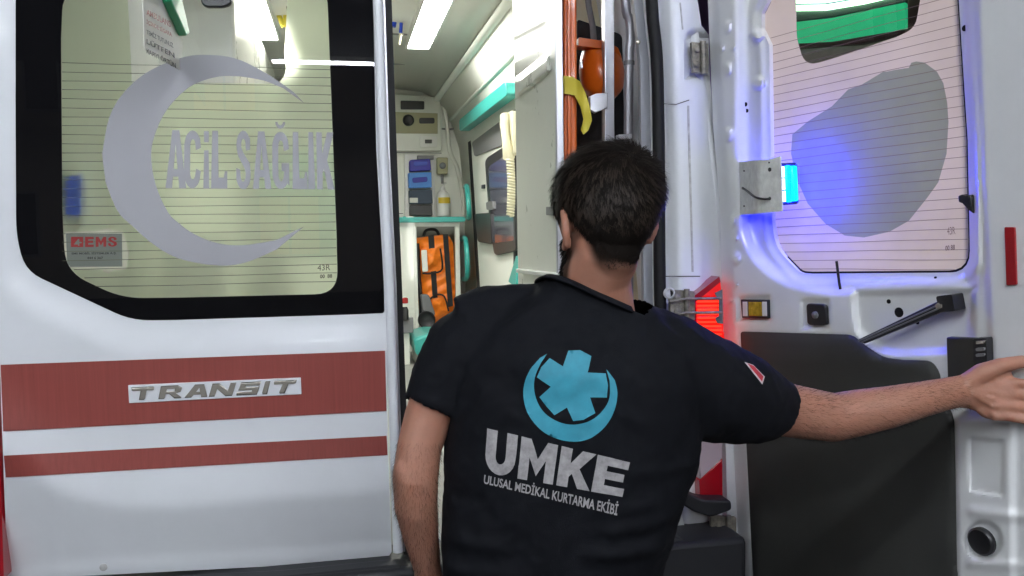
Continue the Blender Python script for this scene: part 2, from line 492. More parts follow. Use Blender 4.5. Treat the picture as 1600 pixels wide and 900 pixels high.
M['amber_lit'] = mat('amber_lens_lit', (.5, .1, .01), .2, emit=(1.0, .22, .01), es=1.6)
M['red_lens'] = mat('red_lens', (.20, .004, .010), .12, coat=.6, emit=(.3, .0, .005), es=.15)
M['pink_lens'] = mat('clear_lens', (.46, .36, .38), .12, coat=.6)
M['blue_led'] = emit_mat('blue_led', (.0, .006, 1.0), 190)
M['cyan_led'] = emit_mat('cyan_led', (.0, .09, 1.0), 7.0)
M['white_led'] = emit_mat('white_led', (.62, .95, 1.0), 3.0)
M['blue_rear'] = emit_mat('blue_led_rear', (.0, .008, 1.0), 17)
M['reflector_red'] = mat('red_reflector', (.30, .008, .012), .3, coat=.5, bump=.2, bscale=500)
M['amber'] = mat('amber_lens', (.50, .34, .02), .25, coat=.5, var=.5, vscale=60)
M['film'] = film_mat('frosted_film_lit', (.93, 1.0, .81), (.50, .54, .44), .92, .40, .30)
M['film_bare'] = film_mat('film_edge_torn', (.98, .98, .86), (.7, .7, .6), .75, 0)
M['film_pink'] = film_mat('frosted_film_pinkish', (.84, .755, .73), (.80, .715, .695), .5, 0, var=.14)  # pink of the light behind is put into the film's colour
M['film_grey'] = film_mat('grey_film_patch', (.42, .46, .40), (.37, .40, .355), .4, 0, var=.16)
M['pane'] = pane_mat('window_pane')
M['wire'] = mat('heater_wire', (.10, .11, .06), .6)
M['wire_r'] = mat('heater_wire_brown', (.26, .18, .17), .6)
M['sticker'] = mat('grey_green_sticker', (.16, .18, .15), .5)
M['sticker_red'] = mat('sticker_red', (.30, .012, .012), .5)
M['ink'] = mat('black_ink', (.02, .02, .02), .6)
M['green_trim'] = mat('green_trim', (.02, .42, .18), .35)
M['speckle'] = mat('grey_speckle', (.22, .22, .19), .6, var=.5, vscale=250)
M['asphalt'] = mat('asphalt', (.06, .06, .062), .85, var=.3, vscale=14, bump=.5, bscale=160)
M['canopy'] = mat('canopy_soffit', (.10, .10, .11), .8, var=.1)
M['canopy_post'] = mat('canopy_post', (.35, .36, .38), .5)
M['wall'] = mat('mauve_wall_paint', (.22, .15, .40), .7, var=.1, bump=.1)
M['green_sign'] = mat('green_sign_face', (.02, .30, .14), .25, var=.3, vscale=2, emit=(.015, .25, .11), es=1.0)
M['green_tube'] = emit_mat('sign_tube', (.55, 1.0, .60), 3.0)
M['flood'] = emit_mat('flood_lamp_glow', (1.0, .89, .82), 250)
M['brown'] = mat('brown_frame', (.08, .045, .045), .5)
M['beige'] = mat('beige_render', (.55, .50, .43), .7, var=.15)
M['reflection_window'] = emit_mat('reflection_window', (1.0, .62, .30), .6)  # glow added to show as reflections in the van's glass
M['shirt'] = mat('navy_black_cotton', (.0030, .0036, .0060), .75, spec=.17, var=.15, vscale=40, bump=.35, bscale=900)
M['trouser'] = mat('navy_trousers', (.010, .012, .022), .85, bump=.2, bscale=500)
M['skin'] = mat('skin', (.40, .19, .128), .5, var=.14, vscale=18, bump=.12, bscale=180, sss=.25)
nt_ = M['skin'].node_tree; b_ = nt_.nodes['Principled BSDF']
src = b_.inputs['Base Color'].links[0].from_socket
at_ = nt_.nodes.new('ShaderNodeAttribute'); at_.attribute_name = 'stubble'
mx_ = nt_.nodes.new('ShaderNodeMix'); mx_.data_type = 'RGBA'
nt_.links.new(at_.outputs['Fac'], mx_.inputs['Factor']); nt_.links.new(src, mx_.inputs['A'])
mx_.inputs['B'].default_value = (.012, .008, .006, 1)
nt_.links.new(mx_.outputs['Result'], b_.inputs['Base Color'])
for nm_, v_ in (('Specular IOR Level', .45), ('Subsurface Weight', .25)):
    mr_ = nt_.nodes.new('ShaderNodeMapRange'); mr_.inputs[3].default_value = v_; mr_.inputs[4].default_value = .0
    nt_.links.new(at_.outputs['Fac'], mr_.inputs[0]); nt_.links.new(mr_.outputs[0], b_.inputs[nm_])
M['hair'] = mat('dark_brown_hair', (.011, .0085, .007), .55, spec=.10)
M['hair_lock'] = mat('brown_hair_locks', (.030, .021, .015), .5, spec=.22)
M['hair_base'] = mat('hair_base', (.007, .005, .004), .9, spec=.1)
M['print_teal'] = mat('teal_print', (.035, .29, .40), .6, var=.25, vscale=25)
M['print_grey'] = mat('grey_print', (.36, .345, .35), .65, var=.35, vscale=90)
M['print_red'] = mat('red_patch', (.45, .03, .05), .6)
M['print_white'] = mat('white_patch', (.6, .55, .56), .6)
M['shoe'] = mat('black_shoe_leather', (.012, .012, .012), .4)
M['eye'] = mat('eye_white', (.6, .58, .55), .2)

# ------------------------------------------------------------------ setting
YD = 2.10                                   # rear face of the van
g = obj('ground', [(-60, -60, 0), (60, -60, 0), (60, 60, 0), (-60, 60, 0)], [(0, 1, 2, 3)], M['asphalt'])
kind(g, 'structure')

can = thing('entrance_canopy', 'dark flat canopy on posts over the ambulance bay behind the camera', 'canopy')
box('roof_slab', (-6, -7.2, 3.62), (6, .6, 3.85), M['canopy'], can, .01)
for x in (-5.6, 5.6):
    for y in (-6.9, .3):
        box('post', (x-.09, y-.09, 0), (x+.09, y+.09, 3.62), M['canopy_post'], can, .01)
def canopy_lamp(x, y, ln, label):
    t = thing('tube_lamp', label, 'lamp', group='tube lamps under the canopy')
    box('housing', (x-ln/2-.04, y-.05, 3.57), (x+ln/2+.04, y+.05, 3.618), M['white_pl'], t, .004)
    tube('glowing_tube', [(x-ln/2, y, 3.545), (x+ln/2, y, 3.545)], .022, M['tube'], t, seg=10)
for j, (y, nm) in enumerate(((-6.45, 'far'), (-2.9, 'middle'), (-.9, 'near'))):
    for k, (x, sd) in enumerate(((-2.6, 'left'), (0.40, 'centre'), (3.3, 'right')) if nm == 'far' else ((-3.9, 'left'), (-1.3, 'centre'), (1.3, 'right'))):
        if nm == 'far' and sd == 'left': continue
        canopy_lamp(x, y, 2.3, f'lit white tube lamp under the canopy, {sd} one of its {nm} row')

# building across the yard, seen through the open door's window and past the van's corner
bl = thing('roadside_building', 'mauve building across the yard with a green lit sign band', 'building')
PB = Plane((7.5, 7.5, 0), (-.8, -.6, 0))
nb = PB.n; tb = Vector((-nb.y, nb.x, 0)); ob = Vector((7.5, 7.5, 0))
def bpt(u, z, o=0): return ob+tb*u+nb*o+Vector((0, 0, z))
def bbox(name, u0, u1, z0, z1, o0, o1, m):
    v = [bpt(u, z, o) for u in (u0, u1) for o in (o0, o1) for z in (z0, z1)]
    return obj(name, v, [(0, 1, 3, 2), (4, 6, 7, 5), (0, 4, 5, 1), (2, 3, 7, 6), (0, 2, 6, 4), (1, 5, 7, 3)], m, bl, bevel=.01)
bbox('wall', -9, 9, 0, 7, -1.5, 0, M['wall'])
sheet('plaster_band', [(1190, 72), (1480, 20), (1480, 420), (1190, 420)], PB, M['beige'], bl, off=.004, thick=.02)
block('sign_face', [(1225, 36), (1300, 28), (1414, 2), (1416, 46), (1300, 66), (1225, 70)], PB, M['green_sign'], bl, off=.14, thick=.1, bevel=.01)
block('sign_frame', [(1225, 69), (1300, 65), (1418, 45), (1418, -40), (1455, -50), (1450, 36), (1420, 50), (1345, 68), (1300, 71), (1225, 76)], PB, M['brown'], bl, off=.16, thick=.12, bevel=.01)
block('sign_top_rail', [(1225, 17), (1300, 16), (1355, 2), (1420, -16), (1416, 3), (1300, 27), (1225, 36)], PB, mat('dark_green_grey', (.05, .07, .07), .4), bl, off=.15, thick=.1, bevel=.01)
for yy in (8, -4, -18):
    tube('sign_tube', [PB.pt(1225, yy+5, .2), PB.pt(1290, yy+4, .2), PB.pt(1350, yy-6, .2), PB.pt(1420, yy-22, .2)], .035, M['green_tube'], bl, seg=8)
for u_ in (2.0, 5.0):
    fl = bbox('flood_lamp', u_-.52, u_+.52, 3.55, 4.0, .15, .38, M['white_pl'])
    bbox('flood_lamp_glass', u_-.48, u_+.48, 3.59, 3.96, .381, .39, M['flood'])

cl = thing('reflection_building', 'unseen building front added so its lit windows reflect in the van glass', 'building')  # added behind the camera so the rear glass has something to reflect
box('wall', (-14, -17.4, 0), (14, -17, 8), M['beige'], cl, .02)
for i, (x, z, on) in enumerate(((-7.5, 1, 0), (-4.6, 1, 0), (-1.2, .9, 1), (2.2, 1, 0), (5.4, 1, 1), (-6.2, 4.3, 0), (-2.6, 4.3, 1), (1.6, 4.3, 0), (5.2, 4.3, 1))):
    wf = box('window', (x-.75, -17.0, z), (x+.75, -16.93, z+1.5), M['canopy_post'], cl, .01)
    for k in (-1, 1):
        box('pane', (x+k*.36-.33, -16.929, z+.06), (x+k*.36+.33, -16.92, z+1.44), M['reflection_window'] if on else M['screen'], wf, .004)
# ------------------------------------------------------------------ the ambulance
amb = thing('ambulance', 'white van ambulance with red stripes, its right rear door swung open', 'ambulance')
PL = PY(YD)

def part_empty(name, parent, label=None):
    o = bpy.data.objects.new(name, None); COL.objects.link(o); o.parent = parent; o.empty_display_size = .05
    if label: o['label'] = label
    return o

# ---- closed left door
ld_out = [(-22, -190), (580, -190), (587, 0), (592, 234), (603, 443), (606, 680), (612, 862), (606, 872), (440, 884), (12, 906), (8, 800), (2, 640), (-5, 400)]
ld_win = fillet([(24, -150, 30), (577, -152, 14), (583, 0), (588, 234), (600, 443), (601, 490, 5), (280, 500), (205, 501, 30), (40, 424, 40), (25, 370, 30), (24, 200)])
ld_clear = fillet([(98, -14, 30), (511, -16, 30), (513, 30), (526, 370), (528, 459, 36), (280, 465), (190, 466, 35), (102, 424, 36), (97, 330), (95, 60)], 7)
winA = list(ld_win)
def ld_h(P):
    P = np.asarray(P)
    d = pdist(winA, P)
    h = -.014*(1-sstep(0, 62, d))*sstep(620, 540, P[:, 0])
    yl = np.interp(P[:, 0], [-20, 35, 90, 150, 205, 300, 612], [690, 722, 762, 784, 793, 790, 764])
    t = (P[:, 1]-yl)/5.5
    h -= .0028*np.log1p(np.exp(np.clip(t, -30, 60)))
    h += .020*np.clip((P[:, 1]-(yl-120))/120, 0, 1)**1.5
    yb = np.interp(P[:, 0], [0, 612], [895, 858])
    h += .006*sstep(-14, 6, P[:, 1]-yb)
    h -= .012*sstep(594, 612, P[:, 0])*0
    return h
ld = sheet('rear_door', ld_out, PL, M['paint'], amb, holes=[ld_win], step=9, thick=.03, h=ld_h)
ld['label'] = 'closed white left rear door with red stripes and frosted window'
# glass: black ceramic border, film, pane
sheet('window_border', ld_win, PL, M['frit'], ld, holes=[ld_clear], step=40, off=-.016, thick=.003)
clear_zone = fillet([(199, -14), (450, -16), (446, 60, 8), (444, 82, 6), (448, 112, 10), (436, 131, 14), (206, 130, 4), (203, 60)])
lab_halo = [(99, 366), (102, 361), (120, 362), (150, 361), (170, 356), (176, 360), (190, 361), (196, 374), (198, 384), (202, 395), (198, 412), (196, 421), (178, 422), (170, 427), (162, 425), (160, 421), (115, 421), (108, 417), (102, 408)]
film_out = [(p[0], p[1]) for p in ld_clear]
sheet('frosted_film', film_out, PL, M['film'], ld, holes=[clear_zone, lab_halo], step=40, off=-.0175)
sheet('torn_film_edge', lab_halo, PL, M['film_bare'], ld, step=20, off=-.0178)
# heater wires
hv = []
for i in range(26):
    yl, yr = 98+14.05*i, 108.5+13.25*i
    xl = 97 if yl < 410 else 97+(yl-405)*1.15
    hv.append(((xl, yl+(yr-yl)*(xl-97)/430), (516+(yl/460)*11, yr)))
V = []; F = []
for a, b in hv:
    n = 14
    for k in range(n+1):
        t = k/n; x = a[0]+(b[0]-a[0])*t; y = a[1]+(b[1]-a[1])*t + .5*math.sin(x*.021+a[1])
        V += [PL.pt(x, y-.45, -.0148), PL.pt(x, y+.45, -.0148)]
        if k: s = len(V); F.append((s-4, s-3, s-1, s-2))
kind(obj('heater_wires', V, F, M['wire'], ld), 'stuff')
sheet('window_pane', ld_win, PL, M['pane'], ld, step=60, off=-.0125)
# crescent and lettering on the outside of the glass
cres = spline([(159.5, 241), (171, 183), (194, 144), (233, 111), (288, 89), (331, 86), (373, 93), (420, 117), (459, 144)], 5, False) + [(475, 161)] + \
    spline([(443, 138), (412, 126), (369, 119), (334, 121), (296, 136), (264, 167), (245, 202), (236, 241), (243, 288), (262, 331), (281, 350), (304, 366), (340, 380), (380, 383), (432, 375)], 4, False) + [(475, 354)] + \
    spline([(432, 390), (384, 410), (340, 415), (280, 404), (240, 382), (208, 354), (184, 330), (165, 285)], 5, False)
sheet('crescent_decal', cres, PL, M['decal'], ld, off=-.0100, thick=.0006)
aq = [(259, 203), (521, 207), (523, 296), (258, 294)]
def fr(a, b): return ((a-259)/262, (b-259)/262)
letters('ACİLSAĞLIK', aq, PL, M['decal'], ld, 'window_letter', step=60, off=-.0100, thick=.0006,
        boxes=[fr(261, 290), fr(288, 314), fr(318, 327), fr(331, 355), fr(369, 392), fr(396, 422), fr(425, 451), fr(457, 479), fr(481, 490), fr(494, 521)])
# maker's sticker behind the glass
sheet('sticker', [(103, 365), (190.5, 365), (191, 416.5), (110, 417), (105, 411)], PL, M['sticker'], ld, off=-.0152, thick=.0005)
sheet('sticker_logo', [(111, 370), (130, 370), (130, 386), (111, 386)], PL, M['sticker_red'], ld, off=-.0146)
sheet('sticker_logo_mark', [(115, 382), (122, 373.5), (124, 373.5), (124, 378), (127.5, 378), (127.5, 380), (124, 380), (124, 384), (122, 384), (122, 382)], PL, M['sticker'], ld, off=-.0142)
letters('EMS', [(133, 370), (183, 370), (183, 385), (133, 386)], PL, M['sticker_red'], ld, 'sticker_letter', step=60, off=-.0146, boxes=[(0, .27), (.33, .66), (.72, 1)])
text('sticker_text', 'EMS MOBİL SİSTEMLER A.Ş.', [(112, 393.5), (182, 393), (182, 398), (112, 398.5)], PL, M['ink'], ld, -.0146, .03)
text('sticker_text', '444 6 367', [(136, 401), (161, 401), (161, 405), (136, 405)], PL, M['ink'], ld, -.0146, .03)
text('glass_stamp', '43R', [(496, 414), (516, 413), (516, 422), (496, 423)], PL, M['wire'], ld, -.0146, .0)
text('glass_stamp', '00  88', [(500, 429), (519, 428), (519, 434), (500, 435)], PL, M['wire'], ld, -.0146, .03)
# stripes
def ldp(poly, name, m_, off=.0028): return sheet(name, poly, PL, m_, ld, step=14, off=off, h=ld_h, thick=.0006)
ldp([(1, 570), (601.5, 548), (604, 642), (5, 674)], 'red_stripe', M['stripe'])
ldp([(6, 712), (604, 681), (605.5, 711), (9, 746)], 'red_stripe', M['stripe'])
# badge
def badge_plane():
    class B:
        n = PL.n
        def pt(s, x, y, off=0): return PL.pt(x, y, off+float(ld_h(np.array([[x, y]]))[0]))
    return B()
BP = badge_plane()
block('badge_plate', [(200, 602), (470, 590), (471, 616), (201.5, 630)], BP, M['paint'], ld, off=.0065, thick=.004, bevel=.001)
tq = [(205, 605.5), (464, 593.5), (462, 614), (208, 625.5)]
bx = [(0.0, .135), (.155, .305), (.315, .455), (.465, .625), (.635, .775), (.795, .84), (.865, 1.0)]
for m_, o_, g_ in ((M['badge_edge'], .0082, 0.0), (M['chrome'], .0105, 1.2)):
    q_ = [(tq[0][0]+g_, tq[0][1]+g_), (tq[1][0]-g_, tq[1][1]+g_), (tq[2][0]-g_, tq[2][1]-g_), (tq[3][0]+g_, tq[3][1]-g_)]
    letters('transit', q_, BP, m_, ld, 'badge_letter', step=200, off=o_, thick=.0022, boxes=bx, bev=.0012 if g_ else 0)
# folded edge and rubber seal along the meeting line
edge = [(584, -190), (590.5, 0), (598, 234), (608.5, 443), (616, 680), (622, 862)]
tube('door_edge', [PL.pt(x, y, -.004) for x, y in edge], (.0125, .0125), M['paint'], ld, seg=14)
sheet('edge_flange', [(x+4, y) for x, y in edge]+[(x+11, y) for x, y in edge[::-1]], PL, M['alu'], ld, off=-.020, thick=.004)
sheet('door_seal', [(590, -190), (597, 0), (605, 234), (615, 443), (624, 680), (631, 862), (632, 900), (643, 900), (641, 862), (637, 690), (628, 443), (620, 234), (612, 0), (606, -190)], PL, M['rubber'], ld, off=-.024, thick=.03, step=60)
lathe('dim_mark', BP.pt(162, 886, 0), PL.n, [(0, .009), (.002, .009), (.003, .007), (.003, .001)], M['dirty_paint'], ld)  # small disc for a dim mark low on the door
block('brake_light_housing', fillet([(312, -30, 4), (364, -30, 4), (362, 6, 8), (350, 11, 8), (322, 11, 8), (314, 5, 8)]), PL, M['black'], ld, off=.006, thick=.016, bevel=.004)

# ---- body shell
HINGE_T = PY(2.14).pt(1106, 0); HINGE_B = PY(2.14).pt(1153, 900)
XC = .12
def strip(name, prof, y0, y1, m_, par, th=None, smooth=True):
    "profile in XZ swept along Y"
    V = []; F = []
    for x, z in prof: V += [(x, y0, z), (x, y1, z)]
    for i in range(len(prof)-1): F.append((2*i, 2*i+1, 2*i+3, 2*i+2))
    o = obj(name, V, F, m_, par, auto=35)
    if th:
        s = o.modifiers.new('t', 'SOLIDIFY'); s.thickness = th; s.offset = 0
    return o
outer_r = [(1.06, .45), (1.08, .8), (1.07, 1.15), (1.03, 1.6), (.945, 2.1), (.88, 2.45), (.77, 2.66), (.55, 2.74), (XC, 2.76)]
outer = outer_r + [(2*XC-x, z) for x, z in outer_r[-2::-1]]
strip('body_shell', outer, 2.19, 6.0, M['paint'], amb, .02)
# rear pillar on the right, with its pressed creases
PP = PY(2.165)
pil = [(1024, -190), (1026, 0), (1035, 90), (1036, 200), (1039, 420), (1044, 600), (1052, 800), (1056, 940), (1180, 940), (1170, 700), (1142, 440), (1128, 340), (1116, 200), (1109, 118), (1107, 54), (1096, 40), (1090, 0), (1084, -190)]
def pil_h(P):
    P = np.asarray(P)
    c1 = np.interp(P[:, 1], [-190, 0, 200, 440, 900], [1044, 1048, 1056, 1062, 1072])
    c2 = np.interp(P[:, 1], [-190, 0, 55, 120, 145, 440, 900], [1068, 1074, 1075, 1076, 1086, 1092, 1100])
    x = P[:, 0]
    h = .030*(1-sstep(-14, 3, c1-x)) * 0
    h = -.035*sstep(2, 30, c1-x+8) + .0
    h -= .030*sstep(-2, 26, x-c2)
    r = np.maximum(np.abs(x-1092)/18, np.abs(P[:, 1]-88)/34)
    h -= .030*(1-sstep(.9, 1.12, r))
    return h
sheet('rear_pillar', pil, PP, M['paint'], amb, step=6, h=pil_h, off=.0, thick=.02)
sheet('panel_gap', [(1037, 161.5), (1056, 162.5), (1077, 155.5), (1077, 157), (1056, 164), (1037, 163)], PP, M['black'], amb, off=.0012)
sheet('panel_gap', [(1040, 431), (1094, 431), (1094, 432.4), (1040, 432.4)], PP, M['black'], amb, off=.0015)
sheet('drip_channel', [(1062, 4), (1064, 4), (1068, 46), (1066, 46)], PP, M['dirty_paint'], amb, off=.002, thick=.004)
sheet('drip_channel', [(1074, 165), (1077, 165), (1084, 425), (1081, 425)], PP, M['dirty_paint'], amb, off=.002, thick=.004)
# door opening seal and inner trim
tube('opening_seal', [PY(2.15).pt(x, y) for x, y in [(1014, -190), (1018, 0), (1026, 90), (1029, 210), (1031, 450), (1036, 600), (1046, 900)]], .0165, M['rubber'], amb, seg=12, sm=4)
sheet('pillar_trim', [(985, -190), (990, 0), (1000, 90), (1002, 210), (1006, 450), (1010, 950), (1042, 950), (1030, 450), (1027, 210), (1024, 90), (1012, 0), (1005, -190)], PY(2.20), mat('grey_trim', (.33, .34, .37), .5, var=.08), amb, step=40, thick=.02)
sheet('pillar_trim_edge', [(1000, -190), (1006, 0), (1016, 90), (1019, 210), (1022, 450), (1030, 950), (1036, 950), (1027, 450), (1023, 210), (1020, 90), (1009, 0), (1003, -190)], PY(2.185), M['white_pl'], amb, step=40, thick=.01)
lathe('trim_screw', PY(2.178).pt(997, 66), (0, -1, 0), [(0, .006), (.003, .006), (.005, .003), (.005, .001)], M['chrome'], amb)
# hinges
def hinge(cx, cy, y, w_, hgt, par):
    h_ = block('door_hinge', [(cx-w_, cy-hgt), (cx+w_, cy-hgt+3), (cx+w_, cy+hgt), (cx-w_+2, cy+hgt-2)], PY(y), M['dirty_metal'], par, thick=.015, bevel=.002)
    tube('hinge_pin', [PY(y).pt(cx+w_*.35, cy-hgt*1.02, .006), PY(y).pt(cx+w_*.35+1, cy+hgt*1.02, .006)], .008, M['dirty_metal'], h_)
    for dy in (-.5, .45):
        lathe('hinge_bolt', PY(y).pt(cx-w_*.4, cy+hgt*dy, 0), (0, -1, 0), [(0, .009), (.005, .009), (.006, .007), (.006, .001)], M['dirty_metal'], h_, 8)
    return h_
hinge(1094, 90, 2.165, 13, 25, amb)
hinge(1066, 476, 2.125, 20, 24, amb)
hinge(1131, 832, 2.13, 20, 26, amb)
for yy in (468, 490):
    tube('door_stay_rod', [PY(2.11).pt(1046, yy+4), PY(2.11).pt(1070, yy-1), PY(2.10).pt(1128, yy-2)], .0035, M['dirty_metal'], amb, seg=8)
lathe('hinge_cap', PY(2.13).pt(1045, 458), (0, -1, 0), [(0, .016), (.006, .016), (.008, .012), (.005, .010), (.005, .001)], M['dirty_paint'], amb)
# tail lamp
tl = part_empty('tail_light', amb, 'lit red tail light at the right rear corner')
TLP = PY(2.135)
def rib_h(P):
    P = np.asarray(P)
    return .004*np.abs(np.sin(P[:, 1]*.46))*sstep(455, 470, P[:, 1])
sheet('lit_lens', [(1085, 470), (1125, 437), (1128, 460), (1133, 560), (1140, 640), (1092, 640), (1088, 540)], TLP, M['red_glow'], tl, step=2.6, h=rib_h, thick=.05, auto=20)
for i in range(17):
    y_ = 470+i*6.4; xl_ = 1089+.04*(y_-470); xr_ = 1124+.09*(y_-470)
    block('light_bar', fillet([(xl_, y_, 1), (xr_, y_-.4, 1), (xr_, y_+2.6, 1), (xl_, y_+3, 1)]), TLP, M['red_lit'], tl, off=.007, thick=.003, bevel=0)
block('lens_clip', fillet([(1117, 458, 2), (1129, 452, 1), (1130, 506, 1), (1121, 505, 2), (1118, 497, 2), (1124, 494), (1124, 470)]), TLP, mat('grey_green_clip', (.09, .11, .10), .5), tl, off=.012, thick=.004, bevel=.001)
sheet('lens_frame', [(1080, 466), (1124, 432), (1126, 440), (1087, 472), (1090, 545), (1082, 560), (1078, 500)], TLP, M['red_lens'], tl, off=.006, thick=.05)
block('amber_bulb', fillet([(1092, 512, 3), (1104, 512, 3), (1104, 532, 3), (1092, 532, 3)]), TLP, M['amber_lit'], tl, off=.008, thick=.008, bevel=.002)
block('clear_lens', [(1091, 640), (1129, 640), (1129, 716), (1094, 750)], TLP, M['pink_lens'], tl, off=.004, thick=.05, bevel=.003)
block('lower_red_lens', fillet([(1129, 716), (1130, 778, 6), (1124, 784, 4), (1095, 788, 4), (1093, 750)]), TLP, M['red_lens'], tl, off=.005, thick=.05, bevel=.003)
sheet('corner_panel', [(1128, 600), (1142, 600), (1153, 800), (1158, 940), (1140, 940), (1134, 700)], PY(2.16), M['paint'], amb, off=0, thick=.03)
# bumper and step
block('bumper_corner', fillet([(1046, 842), (1052, 838, 6), (1112, 862, 6), (1146, 868, 6), (1150, 960), (1042, 960)]), PY(2.05), M['bumper'], amb, thick=.14, bevel=.012)
block('bumper_shelf', fillet([(1050, 770), (1065, 766, 5), (1100, 782, 8), (1143, 782, 6), (1144, 797, 5), (1112, 809, 8), (1084, 800, 6), (1056, 782, 4)]), PY(2.08), M['bumper'], amb, thick=.06, bevel=.006)
block('jamb_plate', [(1046, 800), (1062, 788), (1074, 838), (1048, 846)], PY(2.16), M['paint'], amb, thick=.01, bevel=.002)
box('rear_step', (-.86, 2.03, .50), (1.04, 2.40, .672), M['bumper'], amb, .015)
block('step_bumper', [(-40, 928), (440, 902), (618, 884), (640, 884), (644, 1010), (-40, 1010)], PY(2.045), M['bumper'], amb, thick=.05, bevel=.008)
sheet('tail_light', [(-60, 580), (-8, 580), (2, 760), (6, 905), (-60, 905)], PY(2.12), M['red_lens'], amb, thick=.05)
sheet('rear_corner_panel', [(-90, -190), (-26, -190), (-9, 400), (-3, 590), (-90, 590)], PY(2.115), M['paint'], amb, thick=.05)
for sx in (-.80, 1.04):
    t_ = lathe('wheel', (sx-.11, 4.6, .34), (1, 0, 0), [(0, .16), (.01, .24), (.0, .27), (.01, .33), (.05, .345), (.17, .345), (.21, .33), (.22, .27), (.21, .24), (.22, .16)], M['rubber'], amb, 32)

# ---- open right door: a leaning plane through the hinge line, swung out by 105 degrees
dv = Vector((math.sin(RAD(15.2)), -math.cos(RAD(15.2)), 0))
PR = Plane(HINGE_T, (HINGE_B-HINGE_T).cross(dv))
rd_out = [(1102, -190), (1106, 0), (1114, 190), (1126, 340), (1131, 540), (1145, 690), (1153, 900), (1156, 960), (1624, 960), (1618, 600), (1612, 300), (1604, 0), (1598, -190)]
rd_open = fillet([(1204, -60, 40), (1488, -80, 40), (1498, 0), (1512, 220), (1516, 426, 34), (1266, 428), (1250, 427, 20), (1211, 386, 26), (1206, 340), (1204, 220), (1202, 70), (1190, 45), (1190, 20), (1200, 0)])
recess = fillet([(1152, -80), (1152, 240), (1158, 360), (1172, 400, 30), (1225, 446, 40), (1300, 458), (1525, 452), (1522, -80)])
pocket = fillet([(1335, 452), (1525, 448), (1522, 556, 6), (1480, 552), (1400, 556, 20), (1368, 548, 20), (1336, 520, 10), (1330, 470, 10)])
press1 = fillet([(1513, 682, 6), (1570, 688, 8), (1568, 778, 5), (1560, 776), (1514, 768, 6)])
trimpoly = fillet([(1157, 518, 5), (1331, 523, 10), (1352, 541), (1376, 559, 14), (1412, 563), (1454, 564, 12), (1468, 584, 8), (1470, 612), (1486, 644, 20), (1491, 660), (1501, 960), (1180, 960), (1176, 885), (1166, 690)])
bumps = [(1137, 42, 5, 12), (1138, 108, 6, 12), (1139, 211, 6, 12), (1143, 345, 6, 13), (1149, 404, 8, 11), (1130, 76, 3, 4), (1146, 75, 3, 4), (1150, 372, 3, 3), (1141, 470, 4, 3), (1150, 446, 3, 3)]
def rd_h(P):
    P = np.asarray(P, float); x, y = P[:, 0], P[:, 1]
    def dip(poly, depth, wid):
        d = pdist(poly, P); s = np.where(inside(poly, P), d, -d)
        return -depth*sstep(-wid*.3, wid, s)
    h = dip(recess, .032, 20)
    # welded lip round the opening
    d = pdist(rd_open, P)
    h = h + .008*np.exp(-((d-14)/6.0)**2)
    h += dip(pocket, .022, 12)
    h += dip(press1, .007, 4)
    h += dip(trimpoly, .004, 4)
    for bx_, by_, rx_, ry_ in bumps:
        r = np.hypot((x-bx_)/rx_, (y-by_)/ry_)
        h += .007*(1-sstep(.55, 1.05, r))
    # pinched bumps in the window flange
    for bx_, by_ in ((1183, 55), (1184, 130)):
        r = np.hypot((x-bx_)/12, (y-by_)/12)
        h += .012*(1-sstep(.5, 1.0, r))
    # flange bends back at the hinge side
    xe = np.interp(y, [-190, 0, 190, 340, 540, 690, 900], [1102, 1106, 1114, 1126, 1131, 1145, 1153])
    h -= .022*(1-sstep(0, 20, x-xe))
    # free edge box section
    xf = np.interp(y, [-190, 0, 300, 600, 900], [1515, 1520, 1530, 1545, 1560])
    h += .012*sstep(0, 12, x-xf)*(y < 660)
    # lower right pressings
    r = np.hypot((x-1536)/30, (y-845)/32); h -= .010*(1-sstep(.8, 1.05, r))
    h += .006*np.exp(-((y-(800+.10*(x-1520)))/9)**2)*sstep(1505, 1525, x)
    h += .005*np.exp(-((y-(880+.05*(x-1520)))/8)**2)*sstep(1505, 1520, x)
    h += .010*sstep(640, 660, y)*(1-sstep(1575, 1592, x))*sstep(1488, 1500, x)
    # reveal round the amber lamp and the button
    for bx_, by_, rx_, ry_ in ((1178, 483, 26, 20), (1274, 491, 22, 23)):
        r = np.maximum(np.abs(x-bx_)/rx_, np.abs(y-by_)/ry_)
        h -= .006*(1-sstep(.85, 1.1, r))
    return h
rd = sheet('open_rear_door', rd_out, PR, M['paint_in'], amb, holes=[rd_open], step=3.6, h=rd_h, thick=.012)
rd['label'] = 'inner side of the white right rear door swung open, with blue beacon'
class RDS:
    "the door's inner surface with its relief"
    n = PR.n
    def pt(s, x, y, off=0): return PR.pt(x, y, off+float(rd_h(np.array([[x, y]]))[0]))
RS = RDS()
# outer skin of the door, seen only from the other side
sheet('outer_skin', [(p[0]+(6 if p[0] < 1300 else -4), p[1]) for p in rd_out], PR, M['paint'], rd, holes=[rd_open], off=-.062, thick=.004, step=80)
